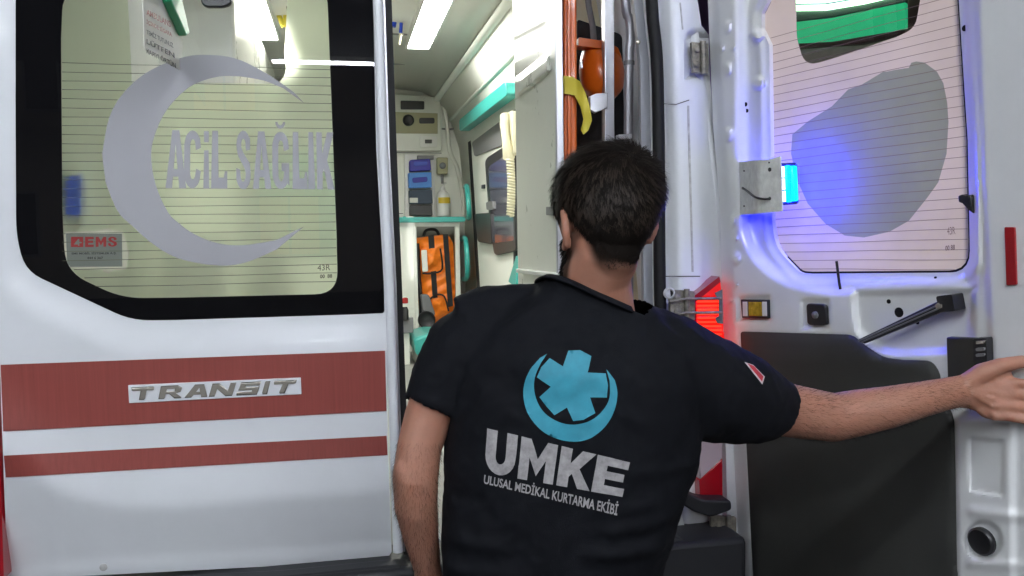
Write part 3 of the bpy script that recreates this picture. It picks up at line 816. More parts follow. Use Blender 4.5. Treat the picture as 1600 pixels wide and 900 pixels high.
# glass of the open door
big = 14
gpoly = [(1180, -90), (1520, -100), (1528, 445), (1260, 450), (1190, 400)]
holeR = fillet([(1243, -40), (1245, 60, 10), (1258, 104, 24), (1300, 92), (1400, 58), (1430, 44, 22), (1445, -40)])
patch = [(1238, 210), (1262, 190), (1300, 166), (1325, 140), (1347, 132), (1372, 117), (1380, 112), (1386, 112), (1400, 109), (1420, 106), (1424, 98), (1432, 96), (1445, 98), (1464, 112), (1474, 130), (1480, 160), (1482, 190), (1479, 240), (1466, 285), (1448, 310), (1420, 345), (1390, 362), (1350, 371), (1320, 368), (1290, 350), (1262, 318), (1245, 280), (1236, 240)]
sheet('frosted_film', gpoly, PR, M['film_pink'], rd, holes=[holeR, patch], off=-.046, step=60)
sheet('grey_film_patch', patch, PR, M['film_grey'], rd, off=-.0462, step=60)
sheet('window_pane', gpoly, PR, M['pane'], rd, off=-.0495, step=80)
op_in = [(x*.975+1350*.025, y*.975+210*.025) for x, y in rd_open]
sheet('window_seal', [(1350+(x-1350)*1.03, 210+(y-210)*1.03) for x, y in rd_open], PR, M['rubber'], rd, holes=[[(1353+(x-1353)*.988, 212+(y-212)*.985) for x, y in rd_open]], off=-.040, thick=.006, step=30)
V = []; F = []
for i in range(30):
    a = (1204, 60+12.85*i); b = (1512, -29+16.1*i)
    for k in range(11):
        t = k/10; x = a[0]+(b[0]-a[0])*t; y = a[1]+(b[1]-a[1])*t+.4*math.sin(x*.03+i)
        if y > 424: y = 424
        V += [PR.pt(x, y-.42, -.0445), PR.pt(x, y+.42, -.0445)]
        if k and y < 422:
            s = len(V); F.append((s-4, s-3, s-1, s-2))
kind(obj('heater_wires', V, F, M['wire_r'], rd), 'stuff')
text('glass_stamp', '43R', [(1480, 355), (1492, 354), (1493, 366), (1480, 367)], PR, M['wire_r'], rd, -.0440)
text('glass_stamp', '00 88', [(1477, 384), (1492, 382), (1492, 390), (1477, 392)], PR, M['wire_r'], rd, -.0440, .02)
# trim panel
def trim_h(P):
    d = pdist(trimpoly, P)
    return -.006*(1-sstep(0, 6, d)) + .004*np.exp(-((np.asarray(P)[:, 1]-560)/18)**2)
sheet('trim_panel', trimpoly, PR, M['dark_trim'], rd, off=.008, thick=.012, step=9, h=trim_h)
# beacon on its bracket
bk = [(1155, 253), (1172, 251), (1200, 249), (1219, 244), (1222, 330), (1200, 333), (1174, 335), (1156, 336)]
def bk_h(P): return .055*sstep(1166, 1184, np.asarray(P)[:, 0]) - .022*(1-sstep(1150, 1166, np.asarray(P)[:, 0]))
sheet('beacon_bracket', bk, PR, M['bracket'], rd, h=bk_h, off=.012, thick=.004, step=4)
for px_, py_, r_ in ((1163, 267, .0022), (1163, 322, .0022), (1203, 265, .005), (1161, 294, .0035), (1203, 310, .004), (1202, 254, .002)):
    lathe('bracket_screw', PR.pt(px_, py_, .012+float(bk_h(np.array([[px_, py_]]))[0])), PR.n, [(0, r_), (.0015, r_), (.002, r_*.5)], M['black'], rd, 10)
bo = lambda x, y, e=.01: PR.pt(x, y, .012+float(bk_h(np.array([[x, y]]))[0])+e)
tube('beacon_cable', [bo(1161, 294, .002), bo(1168, 299, .014), bo(1180, 308, .016), bo(1193, 311, .012), bo(1203, 310, .001)], .0028, M['black'], rd, seg=8, sm=5)
NR = PR.n; DR = dv.normalized()
UR = (HINGE_T-HINGE_B).normalized()
c0 = PR.pt(1221, 288, .040)
def led_box(name, du0, du1, dn0, dn1, dz, m_):
    v = [c0+DR*a+NR*b+UR*c for a in (du0, du1) for b in (dn0, dn1) for c in (-dz, dz)]
    return obj(name, v, [(0, 1, 3, 2), (4, 6, 7, 5), (0, 4, 5, 1), (2, 3, 7, 6), (0, 2, 6, 4), (1, 5, 7, 3)], m_, rd, bevel=.004)
led_box('beacon_base', -.004, .008, -.045, .020, .050, M['black'])
led_box('beacon_lens', .010, .024, -.030, -.0105, .042, M['blue_led'])
led_box('beacon_inner_lens', .0175, .025, -.010, .008, .044, M['cyan_led'])
led_box('beacon_rear_lens', -.050, -.0045, -.060, .008, .048, M['blue_rear'])
for k in (-1, 0, 1):
    v = [c0+DR*a+NR*b+UR*(c+k*.029) for a in (.0085, .017) for b in (-.004, .012) for c in (-.0125, .0125)]
    obj('led', v, [(0, 1, 3, 2), (4, 6, 7, 5), (0, 4, 5, 1), (2, 3, 7, 6), (0, 2, 6, 4), (1, 5, 7, 3)], M['white_led'], rd, bevel=.002)
# amber courtesy lamp, button, holes, wire, strap
block('lamp_frame', [(1157, 468), (1199, 469), (1200, 498), (1159, 497)], RS, M['black'], rd, off=.012, thick=.012, bevel=.002)
for x0 in (1160, 1190.5):
    block('lamp_end', [(x0, 471.5), (x0+7, 471.5), (x0+7.5, 494), (x0+.5, 494)], RS, M['white_pl'], rd, off=.0135, thick=.002, bevel=.0005)
block('amber_lens', [(1168.5, 471.5), (1189, 472), (1190, 494), (1169.5, 494)], RS, M['amber'], rd, off=.0145, thick=.004, bevel=.002)
block('button_frame', fillet([(1259, 474, 6), (1289, 476, 6), (1291, 509, 6), (1261, 508, 6)]), RS, M['black'], rd, off=.012, thick=.012, bevel=.003)
lathe('button', RS.pt(1274.5, 492, .012), NR, [(0, .009), (.004, .009), (.006, .006), (.006, .001)], M['grey_pl'], rd, 14)
for px_, py_, r_ in ((1389, 471, .005), (1405, 488, .011), (1434, 504, .004), (1165, 163, .0055), (1167, 173, .005), (1508, 44, .006), (1462, 434, .003)):
    lathe('drain_hole', RS.pt(px_, py_, 0), NR, [(-.001, r_), (.0015, r_), (.0018, r_*.8)], M['rubber'], rd, 14)
lathe('rubber_plug', RS.pt(1536, 845, .0), NR, [(0, .028), (.008, .028), (.012, .024), (.008, .016), (.010, .001)], M['black'], rd, 24)
tube('wire_stub', [RS.pt(1313, 452, .0), RS.pt(1311, 440, .012), RS.pt(1307, 408, .02)], .0032, M['black'], rd, seg=8)
s_ = block('check_strap', [(1337, 532), (1350, 537), (1472, 487), (1466, 470)], RS, M['black'], rd, off=.036, thick=.012, bevel=.003)
for k in (.33, .66):
    tube('strap_rib', [RS.pt(1338+k*12, 531+k*6, .037), RS.pt(1466+k*5, 471+k*15, .037)], .0018, M['grey_pl'], rd, seg=6)
block('strap_end', fillet([(1462, 463, 4), (1487, 460, 3), (1492, 486, 3), (1468, 488, 4)]), RS, M['black'], rd, off=.042, thick=.034, bevel=.004)
lathe('strap_bolt', RS.pt(1468, 478, .042), NR, [(0, .007), (.004, .007), (.005, .004), (.005, .001)], M['chrome'], rd, 6)
block('latch_cover', [(1478, 527), (1522, 529), (1524, 572), (1500, 590), (1480, 592)], RS, M['black'], rd, off=.020, thick=.018, bevel=.003)
block('latch', fillet([(1520, 529, 2), (1541, 528, 4), (1542, 566, 4), (1521, 570, 2)]), RS, M['black'], rd, off=.030, thick=.022, bevel=.003)
for yy in (533, 544, 553):
    block('latch_tooth', fillet([(1524, yy, 2), (1538, yy-1, 2), (1537, yy+4, 2), (1525, yy+5, 2)]), RS, M['chrome'] if yy == 533 else M['grey_pl'], rd, off=.034, thick=.005, bevel=.001)
block('edge_reflector', fillet([(1569, 355, 2), (1585, 355, 2), (1588, 445, 2), (1572, 446, 2)]), RS, M['reflector_red'], rd, off=.005, thick=.005, bevel=.001)
block('window_catch', [(1496, 306), (1502, 304), (1508, 306), (1517, 304), (1520, 334), (1512, 328), (1503, 318), (1497, 316)], PR, M['black'], rd, off=.002, thick=.02, bevel=.003)

# ------------------------------------------------------------------ cabin
cab = amb
rw = [(x*CS, 1.5+(z-1.5)*CS) for x, z in [(.76, .70), (.76, 1.75), (.735, 2.0), (.68, 2.18), (.60, 2.30), (.50, 2.345), (.30, 2.365), (XC/CS, 2.37)]]
YB = 5.2*CS
strip('cabin_wall', rw[:5], 2.98, YB+.06, M['lining'], amb, .012)
strip('cabin_ceiling', rw[4:]+[(2*XC-x, z) for x, z in rw[-2:3:-1]], 2.21, YB+.06, M['ceiling'], amb, .012)
strip('cabin_wall', [(2*XC-x, z) for x, z in rw[:5]], 2.21, YB+.06, M['lining'], amb, .012)
box('cabin_floor', (-.8, 2.2, .60), (1.03, YB+.1, .675), M['grey_floor'], amb)
PBK = PY(YB)
sheet('bulkhead', [(430, 130), (690, 156), (700, 170), (712, 420), (716, 700), (430, 700)], PBK, M['lining'], amb, off=0, thick=.03)
sheet('bulkhead_top', [(420, 40), (780, 40), (780, 180), (700, 180), (690, 156), (420, 130)], PY(YB+.02), M['ceiling'], amb, thick=.02)
sheet('bulkhead_side', [(690, 150), (780, 150), (780, 700), (712, 700)], PY(YB+.015), M['lining'], amb, thick=.02)
def bk_block(name, poly, m_, off=.02, thick=.02, bevel=.004, pl=PBK, par=amb): return block(name, poly, pl, m_, par, off=off, thick=thick, bevel=bevel)
bk_block('cab_console', fillet([(560, 142), (688, 152, 6), (690, 236, 4), (560, 236)]), M['panel'], .03, .03)
bk_block('display', fillet([(626, 157, 2), (663, 158, 2), (663, 171, 2), (626, 171, 2)]), M['black'], .036, .006, .002)
bk_block('console_band', [(590, 174), (684, 177), (684, 209), (590, 208)], M['olive'], .036, .006, .002)
lathe('air_vent', PBK.pt(638, 188, .036), (0, -1, 0), [(0, .042), (.006, .042), (.008, .035), (.004, .030), (.004, .001)], M['black'], amb, 20)
bk_block('control_slot', fillet([(655, 184, 3), (679, 184, 3), (679, 193, 3), (655, 193, 3)]), M['black'], .040, .006, .002)
bk_block('switch_plate', fillet([(656, 212, 2), (683, 213, 2), (683, 230, 2), (656, 230, 2)]), M['white_pl'], .040, .006, .002)
bk_block('switch', fillet([(664, 218, 1), (675, 218, 1), (675, 224, 1), (664, 224, 1)]), M['black'], .044, .004, .001)
for q in ([(600, 237.5), (690, 238.5), (690, 240), (600, 239)], [(604, 333), (630, 333), (630, 334.2), (604, 334.2)]):
    sheet('panel_seam', q, PBK, M['grey_pl'], amb, off=.034, thick=.002)
tube('corner_trim', [PBK.pt(x, y, .03) for x, y in [(694, 160), (699, 200), (703, 236), (714, 262), (722, 300), (724, 336)]], .016, M['panel'], amb, seg=8, sm=4)
tube('wall_conduit', [PBK.pt(x, y, .02) for x, y in [(690, 201), (703, 202), (717, 199)]], .006, M['grey_pl'], amb, seg=6, sm=3)
bk_block('wall_label', [(700, 206), (708, 207), (708, 216), (700, 215)], M['paper'], .03, .004, .001)
# dispenser frame and shelf unit
PSH = IY(4.78)
bk_block('dispenser_frame', fillet([(632, 240, 2), (679, 242, 2), (680, 340), (633, 340)]), M['white_pl'], .06, .06, .003)
sheet('cupboard_side', [(590, 338), (646, 338), (652, 720), (590, 720)], PSH, M['panel'], amb, thick=.04, off=0)
bk_block('cupboard_post', [(711, 352), (718, 352), (722, 560), (714, 560)], M['panel'], 0, .04, .004, PSH)
bk_block('cupboard_post', [(646, 352), (650.5, 352), (656, 560), (650, 560)], M['panel'], .004, .04, .002, PSH)
bk_block('cupboard_top_rail', [(646, 347.5), (718, 347.5), (718, 354), (646, 354)], M['panel'], .002, .04, .002, PSH)
sheet('niche_back', [(640, 345), (725, 345), (730, 640), (640, 640)], IY(5.12), mat('niche_grey', (.30, .30, .27), .6), amb, thick=.01)
bk_block('niche_base', [(646, 512), (722, 506), (722, 640), (650, 640)], M['panel'], .0, .3, .004, PSH)
bk_block('shelf_edge', fillet([(620, 339.5, 2), (726, 338.5, 3), (728, 344, 3), (726, 346.5, 2), (620, 348, 2)]), M['teal'], .06, .28, .006, PSH)
tube('shelf_knob', [PSH.pt(632, 342, .065), PSH.pt(632, 342, .09)], .017, M['teal'], amb)
# grab handles on the wall
PW = IX(.72)
tube('grab_handle', [PW.pt(727, 292, .0), PW.pt(730, 294, .05), PW.pt(733, 336, .05), PW.pt(731, 340, .0)], .017, M['teal'], amb, sm=4)
tube('grab_handle', [PW.pt(722, 374, .0), PW.pt(728, 376, .05), PW.pt(730, 430, .05), PW.pt(724, 436, .0)], .017, M['teal'], amb, sm=4)
# head pad over the side door
bk_block('head_pad', fillet([(717, 187, 4), (789, 127, 4), (792, 149, 4), (718, 206, 4)]), M['teal'], .06, .06, .012, IX(.70))
# side door with its window
PSD = IX(.735)
sd_out = fillet([(731, 205, 8), (808, 150), (812, 470), (740, 470), (735, 300)])
block('side_door_seal', fillet([(730, 206, 10), (806, 147, 4), (806, 470), (746, 470), (738, 330), (732, 240)]), PSD, M['rubber'], amb, off=.006, thick=.01, bevel=.003,
      holes=[fillet([(735, 211, 10), (802, 160, 4), (802, 466), (750, 466), (742, 330), (736, 240)])])
sheet('side_door', fillet([(735, 211, 10), (802, 160, 4), (802, 466), (750, 466), (742, 330), (736, 240)]), PSD, M['lining'], amb, off=.002, thick=.004)
bk_block('side_door_header', fillet([(737, 222, 4), (800, 175, 3), (802, 220, 3), (741, 245, 4)]), M['grey_pl'], .010, .01, .003, PSD)
bk_block('side_window_frame', fillet([(757, 248, 10), (800, 220, 4), (806, 392, 6), (772, 400, 8), (764, 340)]), M['black'], .018, .014, .004, PSD)
sheet('side_window', fillet([(763, 260, 6), (798, 238, 3), (803, 376, 3), (770, 380, 6)]), PSD, M['screen'], amb, off=.019, thick=.001)
bk_block('side_door_latch', fillet([(741, 334, 3), (766, 332, 3), (768, 382, 4), (746, 378, 4)]), M['black'], .03, .03, .004, PSD)
bk_block('window_clip', fillet([(759, 316, 2), (769, 314, 2), (770, 328, 2), (760, 328, 2)]), M['grey_pl'], .03, .012, .002, PSD)
bk_block('window_clip', fillet([(752, 289, 1), (756, 288, 1), (756, 295, 1), (752, 295, 1)]), M['black'], .012, .01, .001, PSD)
# tall cabinet on the right wall
PC = PX(.60)
cabp = [(800, -60), (868, -120), (869, 470), (810, 470), (806, 200)]
def cab_h(P):
    P = np.asarray(P); x, y = P[:, 0], P[:, 1]
    poly = fillet([(802, 126, 3), (858, 82, 6), (861, 112, 6), (803, 158, 3)])
    d = pdist(poly, P); s = np.where(inside(poly, P), d, -d)
    h = .016*sstep(-1, 6, s)
    poly2 = fillet([(799, 60, 3), (858, 30, 6), (858, 60, 6), (799, 100, 3)])
    d = pdist(poly2, P); s = np.where(inside(poly2, P), d, -d)
    h -= .003*sstep(-1, 6, s)
    h += .003*np.sin(y*.03+x*.02)
    return h
sheet('wall_cabinet', cabp, PC, M['panel'], amb, step=4, h=cab_h, thick=.006)
block('cabinet_edge', [(867, -130), (878, -130), (884, 470), (871, 470)], PY(2.30), M['alu'], amb, off=0, thick=.015, bevel=.003)
bk_block('cabinet_ledge', [(806, 420), (866, 427), (866, 434), (806, 426)], M['white_pl'], .02, .05, .003, PC)
bk_block('cabinet_lock', fillet([(853, 323, 1), (864, 323, 1), (864, 337, 1), (853, 336, 1)]), M['grey_pl'], .012, .01, .001, PC)
bk_block('seat_belt_pad', [(794, 440), (806, 400), (808, 400), (806, 450)], M['teal'], .02, .03, .003, IX(.66))
# ceiling lamps
for xs in (((638, 66), (661, -10), (703, -10), (668, 72)), ((404, 56), (378, -10), (413, -10), (433, 54))):
    zt = 1.5+.845*CS
    a = PZ(zt).pt(*xs[0]); b = PZ(zt).pt(*xs[3])
    x0, x1 = min(a.x, b.x), max(a.x, b.x)
    y1 = (a.y+b.y)/2; y0 = y1-1.12
    lm = box('ceiling_lamp', (x0-.014, y0-.014, zt+.008), (x1+.014, y1+.014, zt+.03), M['white_pl'], amb, .004)
    for nm_, a_, b_ in (('lamp_rim', (x0-.014, y0-.014), (x0-.002, y1+.014)), ('lamp_rim', (x1+.002, y0-.014), (x1+.014, y1+.014)),
                        ('lamp_rim', (x0-.002, y0-.014), (x1+.002, y0-.002)), ('lamp_rim', (x0-.002, y1+.002), (x1+.002, y1+.014))):
        box(nm_, (*a_, zt-.026), (*b_, zt+.008), M['white_pl'], lm, .003)
    box('diffuser', (x0, y0, zt-.010), (x1, y1, zt+.004), M['lamp'], lm, .002)
tube('cove_rail', [(rw[4][0]-.005, 3.0, rw[4][1]-.012), (rw[4][0]-.005, YB, rw[4][1]-.012)], (.016, .028), M['lining'], amb, seg=12)
tube('cove_rail', [(rw[3][0]-.004, 3.0, rw[3][1]-.012), (rw[3][0]-.004, YB, rw[3][1]-.012)], (.010, .014), M['lining'], amb, seg=12)
for yy in (4.55, 5.35):
    box('ceiling_seam', (-.55, yy, rw[6][1]-.012), (.62, yy+.012, rw[6][1]-.004), M['grey_pl'], amb, 0)
for q in ([(664, 66), (682, 66), (672, 76), (652, 76)], [(640, 120), (676, 126), (680, 140), (640, 132)]):
    sheet('ceiling_hatch', q, IZ(2.352), M['ceiling'], amb, thick=.01)
# second row: left overhead cupboard with notice and green edge
box('overhead_cupboard', (-.70, 3.3, 2.04), (-.36, 5.3, 2.46), M['panel'], amb, .012)
lm = box('cabinet_back_fill', (.64, 2.995, 1.0), (.73, 3.02, 1.8), M['white_pl'], amb, .004)  # added strip, hidden behind the cabinet to brighten the deep cabin
box('diffuser', (.65, 3.021, 1.02), (.72, 3.035, 1.78), M['cabin_fill'], lm, .005)
PN = IX(-.285)
PN2 = IX(-.298)
block('cupboard_notice', [(222, -30), (226, 78), (286, 112), (284, -2)], PN2, M['paper'], amb, off=.001, thick=.001, bevel=0)
for i, (s1, m_) in enumerate((('AMBULANS', M['sticker_red']), ('İÇİNDE SİGARA', M['sticker_red']), ('TEMİZ TUTUNUZ', M['ink']), ('LÜTFEN', M['ink']), ('KAPIYI ÖRTÜN', M['ink']))):
    y = 14+i*15
    text('notice_text', s1, [(229, y), (266+2*i, y+19+i), (267+2*i, y+29+i), (229, y+9)], PN2, m_, amb, .003, .02)
block('cupboard_edge', [(266, -40), (276, -40), (297, 52), (292, 56), (268, 2)], PN2, M['green_trim'], amb, off=.02, thick=.02, bevel=.004)
sheet('grey_ceiling_patch', [(340, 10), (362, 10), (408, 62), (436, 58), (440, 10), (456, 10), (456, 118), (346, 118)], IZ(2.352), M['speckle'], amb, thick=.006)  # grey speckled sheet over the front part of the ceiling

# ------------------------------------------------------------------ things in the cabin
# trolley bag in the niche
bag = thing('trolley_bag', 'orange trolley backpack with black straps standing in the cupboard niche', 'bag')
PBG = IY(4.86)
def puff(c):
    def f(P):
        d = pdist(c, P); return .045*sstep(0, 14, d)+.006*np.sin(np.asarray(P)[:, 1]*.35+np.asarray(P)[:, 0]*.2)
    return f
bpoly = fillet([(650, 372, 5), (700, 366, 6), (708, 380), (712, 470), (704, 498, 5), (660, 512, 6), (654, 440)])
sheet('body', bpoly, PBG, M['orange'], bag, step=2.5, h=puff(bpoly), thick=.16)
pk = fillet([(658, 389, 5), (687, 387, 5), (690, 422, 5), (662, 426, 5)])
sheet('front_pocket', pk, PBG, M['orange'], bag, step=2.5, off=.05, h=puff(pk), thick=.03)
block('pocket_flap', fillet([(658, 391, 2), (667, 390, 2), (669, 424, 2), (660, 425, 2)]), PBG, M['paper'], bag, off=.088, thick=.006, bevel=.003)
pk2 = fillet([(670, 466, 8), (694, 462, 8), (702, 488, 5), (682, 498, 5)])
sheet('lower_pocket', pk2, PBG, M['orange'], bag, step=2.5, off=.05, h=puff(pk2), thick=.03)
for poly in ([(669, 368), (678, 367), (684, 465), (676, 466)], [(692, 366), (700, 366), (708, 478), (700, 480)]):
    sheet('strap', poly, PBG, M['black_cloth'], bag, off=.052, thick=.006)
tube('pocket_piping', [PBG.pt(x, y, .075) for x, y in [(688, 388), (691, 420), (675, 427), (660, 427)]], .006, M['black_cloth'], bag, seg=6, sm=4)
tube('pocket_piping', [PBG.pt(x, y, .07) for x, y in [(670, 470), (680, 461), (694, 463), (701, 486)]], .006, M['black_cloth'], bag, seg=6, sm=4)
tube('top_handle', [PBG.pt(x, y, .0) for x, y in [(662, 369), (666, 360), (680, 359), (686, 367)]], .010, M['black_cloth'], bag, seg=8, sm=4)
tube('frame_rail', [PBG.pt(652, 380, .01), PBG.pt(655, 440, .01), PBG.pt(660, 500, .02)], .016, M['black'], bag, seg=8)
block('wheel_housing', fillet([(657, 460, 4), (670, 460, 5), (681, 492, 4), (662, 500, 4)]), PBG, M['grey_pl'], bag, off=.09, thick=.06, bevel=.008)
lathe('wheel', PBG.pt(666, 499, .08), (0, -1, 0), [(0, .055), (.01, .060), (.034, .060), (.040, .053), (.031, .036), (.036, .001)], M['black'], bag, 24)

PD = PY(YB-.065)
def carton(name, poly, m_, label, slot=None, sm=None):
    t = thing(name, label, 'box', group=None)
    block('carton', fillet(poly), PD, m_, t, off=.08, thick=.07, bevel=.004)
    if slot: block('slot', fillet(slot), PD, sm or M['ink'], t, off=.083, thick=.006, bevel=.002)
    return t
t = carton('glove_box', [(640, 250, 3), (672, 248, 3), (674, 266, 2), (640, 268, 2)], M['deep_blue'], 'deep blue glove box, top one in the white wall rack', [(646, 253, 2), (668, 252, 2), (668, 258, 3), (647, 260, 3)], M['blue_pl'])
t = carton('glove_box', [(638, 270, 2), (674, 269, 2), (675, 293, 2), (639, 294, 2)], M['light_blue'], 'light blue glove box with wavy slot in the white wall rack', [(644, 278, 3), (668, 276, 3), (668, 284, 3), (645, 286, 3)], M['deep_blue'])
t = carton('glove_box', [(639, 297, 2), (675, 296, 2), (676, 318, 2), (640, 319, 2)], M['navy_box'], 'dark navy box with white label in the white wall rack', [(640, 309, 1), (653, 309, 1), (653, 317, 1), (640, 317, 1)], M['paper'])
t = carton('glove_box', [(640, 321, 2), (675, 320, 2), (676, 337, 2), (640, 337, 2)], M['black'], 'black bag lying at the bottom of the white wall rack')
# rack front lip and top are parts of the rack itself
bk_block('rack_top', [(652, 243), (678, 243), (678, 249), (652, 249)], M['grey_pl'], .10, .04, .002)
soap = thing('soap_dispenser', 'wall soap dispenser above a white bottle with yellow label', 'dispenser')
block('holder', fillet([(683, 246, 2), (700, 246, 2), (700, 272, 3), (683, 272, 3)]), PBK, M['olive'], soap, off=.07, thick=.06, bevel=.006)
lathe('lever', PBK.pt(691.5, 259, .07), (0, -1, 0), [(0, .024), (.01, .024), (.016, .016), (.016, .001)], M['grey_pl'], soap, 16)
tube('nozzle', [PBK.pt(691, 272, .04), PBK.pt(691, 287, .04)], .010, M['grey_pl'], soap, seg=10)
bt = thing('soap_bottle', 'white pump bottle with yellow label standing on teal shelf', 'bottle')
lathe('bottle', PD.pt(693, 338, .06), (0, 0, 1), [(0, .043), (.004, .048), (.144, .048), (.174, .036), (.186, .016), (.21, .016)], M['white_pl'], bt, 20)
lathe('label_band', PD.pt(693, 318, .06), (0, 0, 1), [(0, .0485), (.001, .0494), (.042, .0494), (.043, .0485)], M['yellow_gel'], bt, 20)
tube('pump', [PD.pt(693, 295, .06), PD.pt(693, 288, .06), PD.pt(697, 286, .08)], .006, M['white_pl'], bt, seg=8)
# phone with coiled cord
ph = thing('telephone_handset', 'cream telephone handset with coiled cord on the side wall', 'telephone')
PT = IX(.66)
tube('handset', [PT.pt(791, 182, .01), PT.pt(789, 196, .02), PT.pt(790, 214, .022), PT.pt(793, 232, .02), PT.pt(795, 246, .01)], [(.029, .036), (.024, .026), (.019, .022), (.024, .026), (.029, .036)], M['cream'], ph, seg=12)
block('cradle', fillet([(783, 182, 3), (800, 172, 3), (803, 240, 3), (788, 248, 3)]), PT, M['cream'], ph, off=0, thick=.03, bevel=.005)
coil = []
for i in range(260):
    t_ = i/259; an = t_*2*math.pi*20
    b_ = PT.pt(797+2*math.sin(t_*3), 248+t_*90, .01)
    coil.append(b_+Vector((.0, .0156*math.cos(an), .0))+Vector((-.0156*math.sin(an), 0, 0)))
tube('coiled_cord', coil, .0054, M['cream'], ph, seg=5)
# seat and small things
seat = thing('attendant_seat', 'teal vinyl attendant seat at the front of the cabin', 'seat')
PS = IY(4.2)
block('cushion', fillet([(646, 530, 6), (668, 522, 8), (720, 522, 8), (722, 552, 6), (650, 556, 6)]), PS, M['teal'], seat, off=0, thick=.42, bevel=.02)
block('base', [(652, 556), (716, 553), (716, 690), (656, 690)], PS, M['panel'], seat, off=-.03, thick=.36, bevel=.006)
tube('post', [PS.pt(684, 556, -.2), Vector((PS.pt(684, 556, -.2).x, PS.pt(684, 556, -.2).y, .68))], .03, M['grey_metal'], seat)
rb = thing('red_capped_bottle', 'small black bottle with red cap by the cabin side', 'bottle')
lathe('bottle', IY(4.3).pt(633, 500), (0, 0, 1), [(0, .018), (.002, .022), (.06, .022), (.08, .014)], M['black'], rb)
lathe('cap', IY(4.3).pt(633, 474), (0, 0, 1), [(0, .014), (.001, .018), (.03, .018), (.035, .010)], M['sticker_red'], rb)
bk_block('side_rail_box', fillet([(624, 498, 2), (646, 496, 2), (646, 520, 2), (624, 522, 2)]), M['grey_pl'], 0, .06, .004, IY(4.3))
bk_block('side_locker', [(560, 500), (640, 500), (642, 720), (560, 720)], M['panel'], 0, .5, .006, IY(4.32))
iv = thing('infusion_line', 'blue and white infusion clips hanging from the ceiling rail', 'hanger')
PI = IY(3.6)
tube('rail_hook', [PI.pt(618, -40), PI.pt(619, 10)], .006, M['teal'], iv, seg=8)
tube('white_arm', [PI.pt(621, 30), PI.pt(634, 16), PI.pt(644, 6)], .010, M['white_pl'], iv, seg=8)
tube('blue_clip', [PI.pt(616, 12), PI.pt(618, 24), PI.pt(614, 42)], .014, M['blue_pl'], iv, seg=8)
tube('blue_tube', [PI.pt(622, 20), PI.pt(627, 34), PI.pt(626, 52)], .009, M['blue_pl'], iv, seg=8)
tube('white_tip', [PI.pt(626, 52), PI.pt(624, 70)], [.009, .005], M['cream'], iv, seg=8)
yh = thing('yellow_tag', 'yellow strap hanging by the left ceiling lamp', 'strap')
tube('loop', [IY(3.5).pt(x, y) for x, y in [(438, -10), (434, 12), (438, 30), (445, 42), (446, 20), (440, -10)]], (.012, .004), M['yellow_strap'], yh, seg=8, sm=4)
bd = thing('sanitiser_bottle', 'blue sanitiser bottle showing through the frosted window film', 'bottle')
P2 = PY(YD+.0435)
block('bottle', fillet([(102, 276, 8), (128, 274, 8), (128, 338, 3), (103, 340, 3)]), P2, M['blue_pl'], bd, off=.022, thick=.03, bevel=.008)
block('bracket', fillet([(100, 266, 4), (134, 264, 4), (142, 268, 2), (142, 348, 2), (132, 350, 2), (131, 274), (100, 276)]), P2, M['white_pl'], bd, off=.0, thick=.02, bevel=.003)
gb = thing('green_blur_cloth', 'pale green cloth made up for the greenish blur in the frosted window', 'blanket')  # added only to give the film its green blur
gp = fillet([(400, 250, 20), (470, 226, 20), (560, 240, 16), (570, 420, 20), (430, 400, 20), (390, 330, 20)])
sheet('cloth', gp, PY(2.75), mat('green_blur', (.16, .42, .26), .8, bump=.3), gb, step=8, thick=.10, h=lambda P: .03*sstep(0, 30, pdist(gp, P))+.008*np.sin(np.asarray(P)[:, 0]*.1))
ec = thing('film_shadow_case', 'dark case made up for the soft shadow on the lower frosted window', 'case')  # made-up box that puts a soft dark shape on the film
block('case', fillet([(236, 372, 6), (322, 368, 6), (326, 560, 6), (240, 560, 6)]), PY(2.6), M['grey_pl'], ec, thick=.2, bevel=.015)
block('lid_catch', fillet([(262, 392, 2), (296, 391, 2), (296, 404, 2), (262, 405, 2)]), PY(2.6), M['alu'], ec, off=.01, thick=.01, bevel=.002)
# rear stowage niche on the right: spine board, strap, helmet, bag, rails
sb = thing('spine_board', 'orange plastic spine board standing on edge in the rear niche', 'stretcher board')
block('board', fillet([(880, -190), (901, -190), (904, 960, 6), (884, 960, 6)]), PY(2.34), M['orange_pl'], sb, off=0, thick=.40, bevel=.006)
block('grip_rim', fillet([(886, -190), (893, -190), (894, 960), (888, 960)]), PY(2.335), M['orange_pl'], sb, off=.004, thick=.012, bevel=.004)
st = thing('yellow_strap', 'yellow webbing strap looped round the spine board', 'strap')
sp = [(880, 118), (895, 120), (906, 127), (915, 145), (922, 168), (925, 188), (919, 204), (912, 210), (908, 203), (912, 186), (907, 166), (898, 149), (881, 146)]
sheet('webbing', sp, PY(2.325), M['yellow_strap'], st, step=3, thick=.003, off=.004,
      h=lambda P: .022*sstep(898, 916, np.asarray(P)[:, 0])+.004*np.sin(np.asarray(P)[:, 1]*.12))
hm = thing('safety_helmet', 'orange hard helmet wedged between the rails of the rear niche', 'helmet')
PH = PY(2.52)
hc = PH.pt(940, 112)
ax = [Vector((.066, -.02, 0)), Vector((.02, .075, 0)), Vector((0, .02, .098))]
V, F = ellipsoid_geo(hc, ax, 28, 18)
def ridged(v):
    q = v-hc; an = math.atan2(q.z+.10, q.x); return hc+q*(1+.055*max(0, math.sin(an*11))**2)
V = [ridged(v) for v in V]
obj('shell', V, F, M['orange_pl'], hm, smooth=True)
block('peak', fillet([(904, 58, 3), (946, 64, 3), (966, 74, 4), (972, 92, 4), (960, 84), (940, 76), (904, 72, 3)]), PY(2.47), M['orange_pl'], hm, thick=.05, bevel=.006)
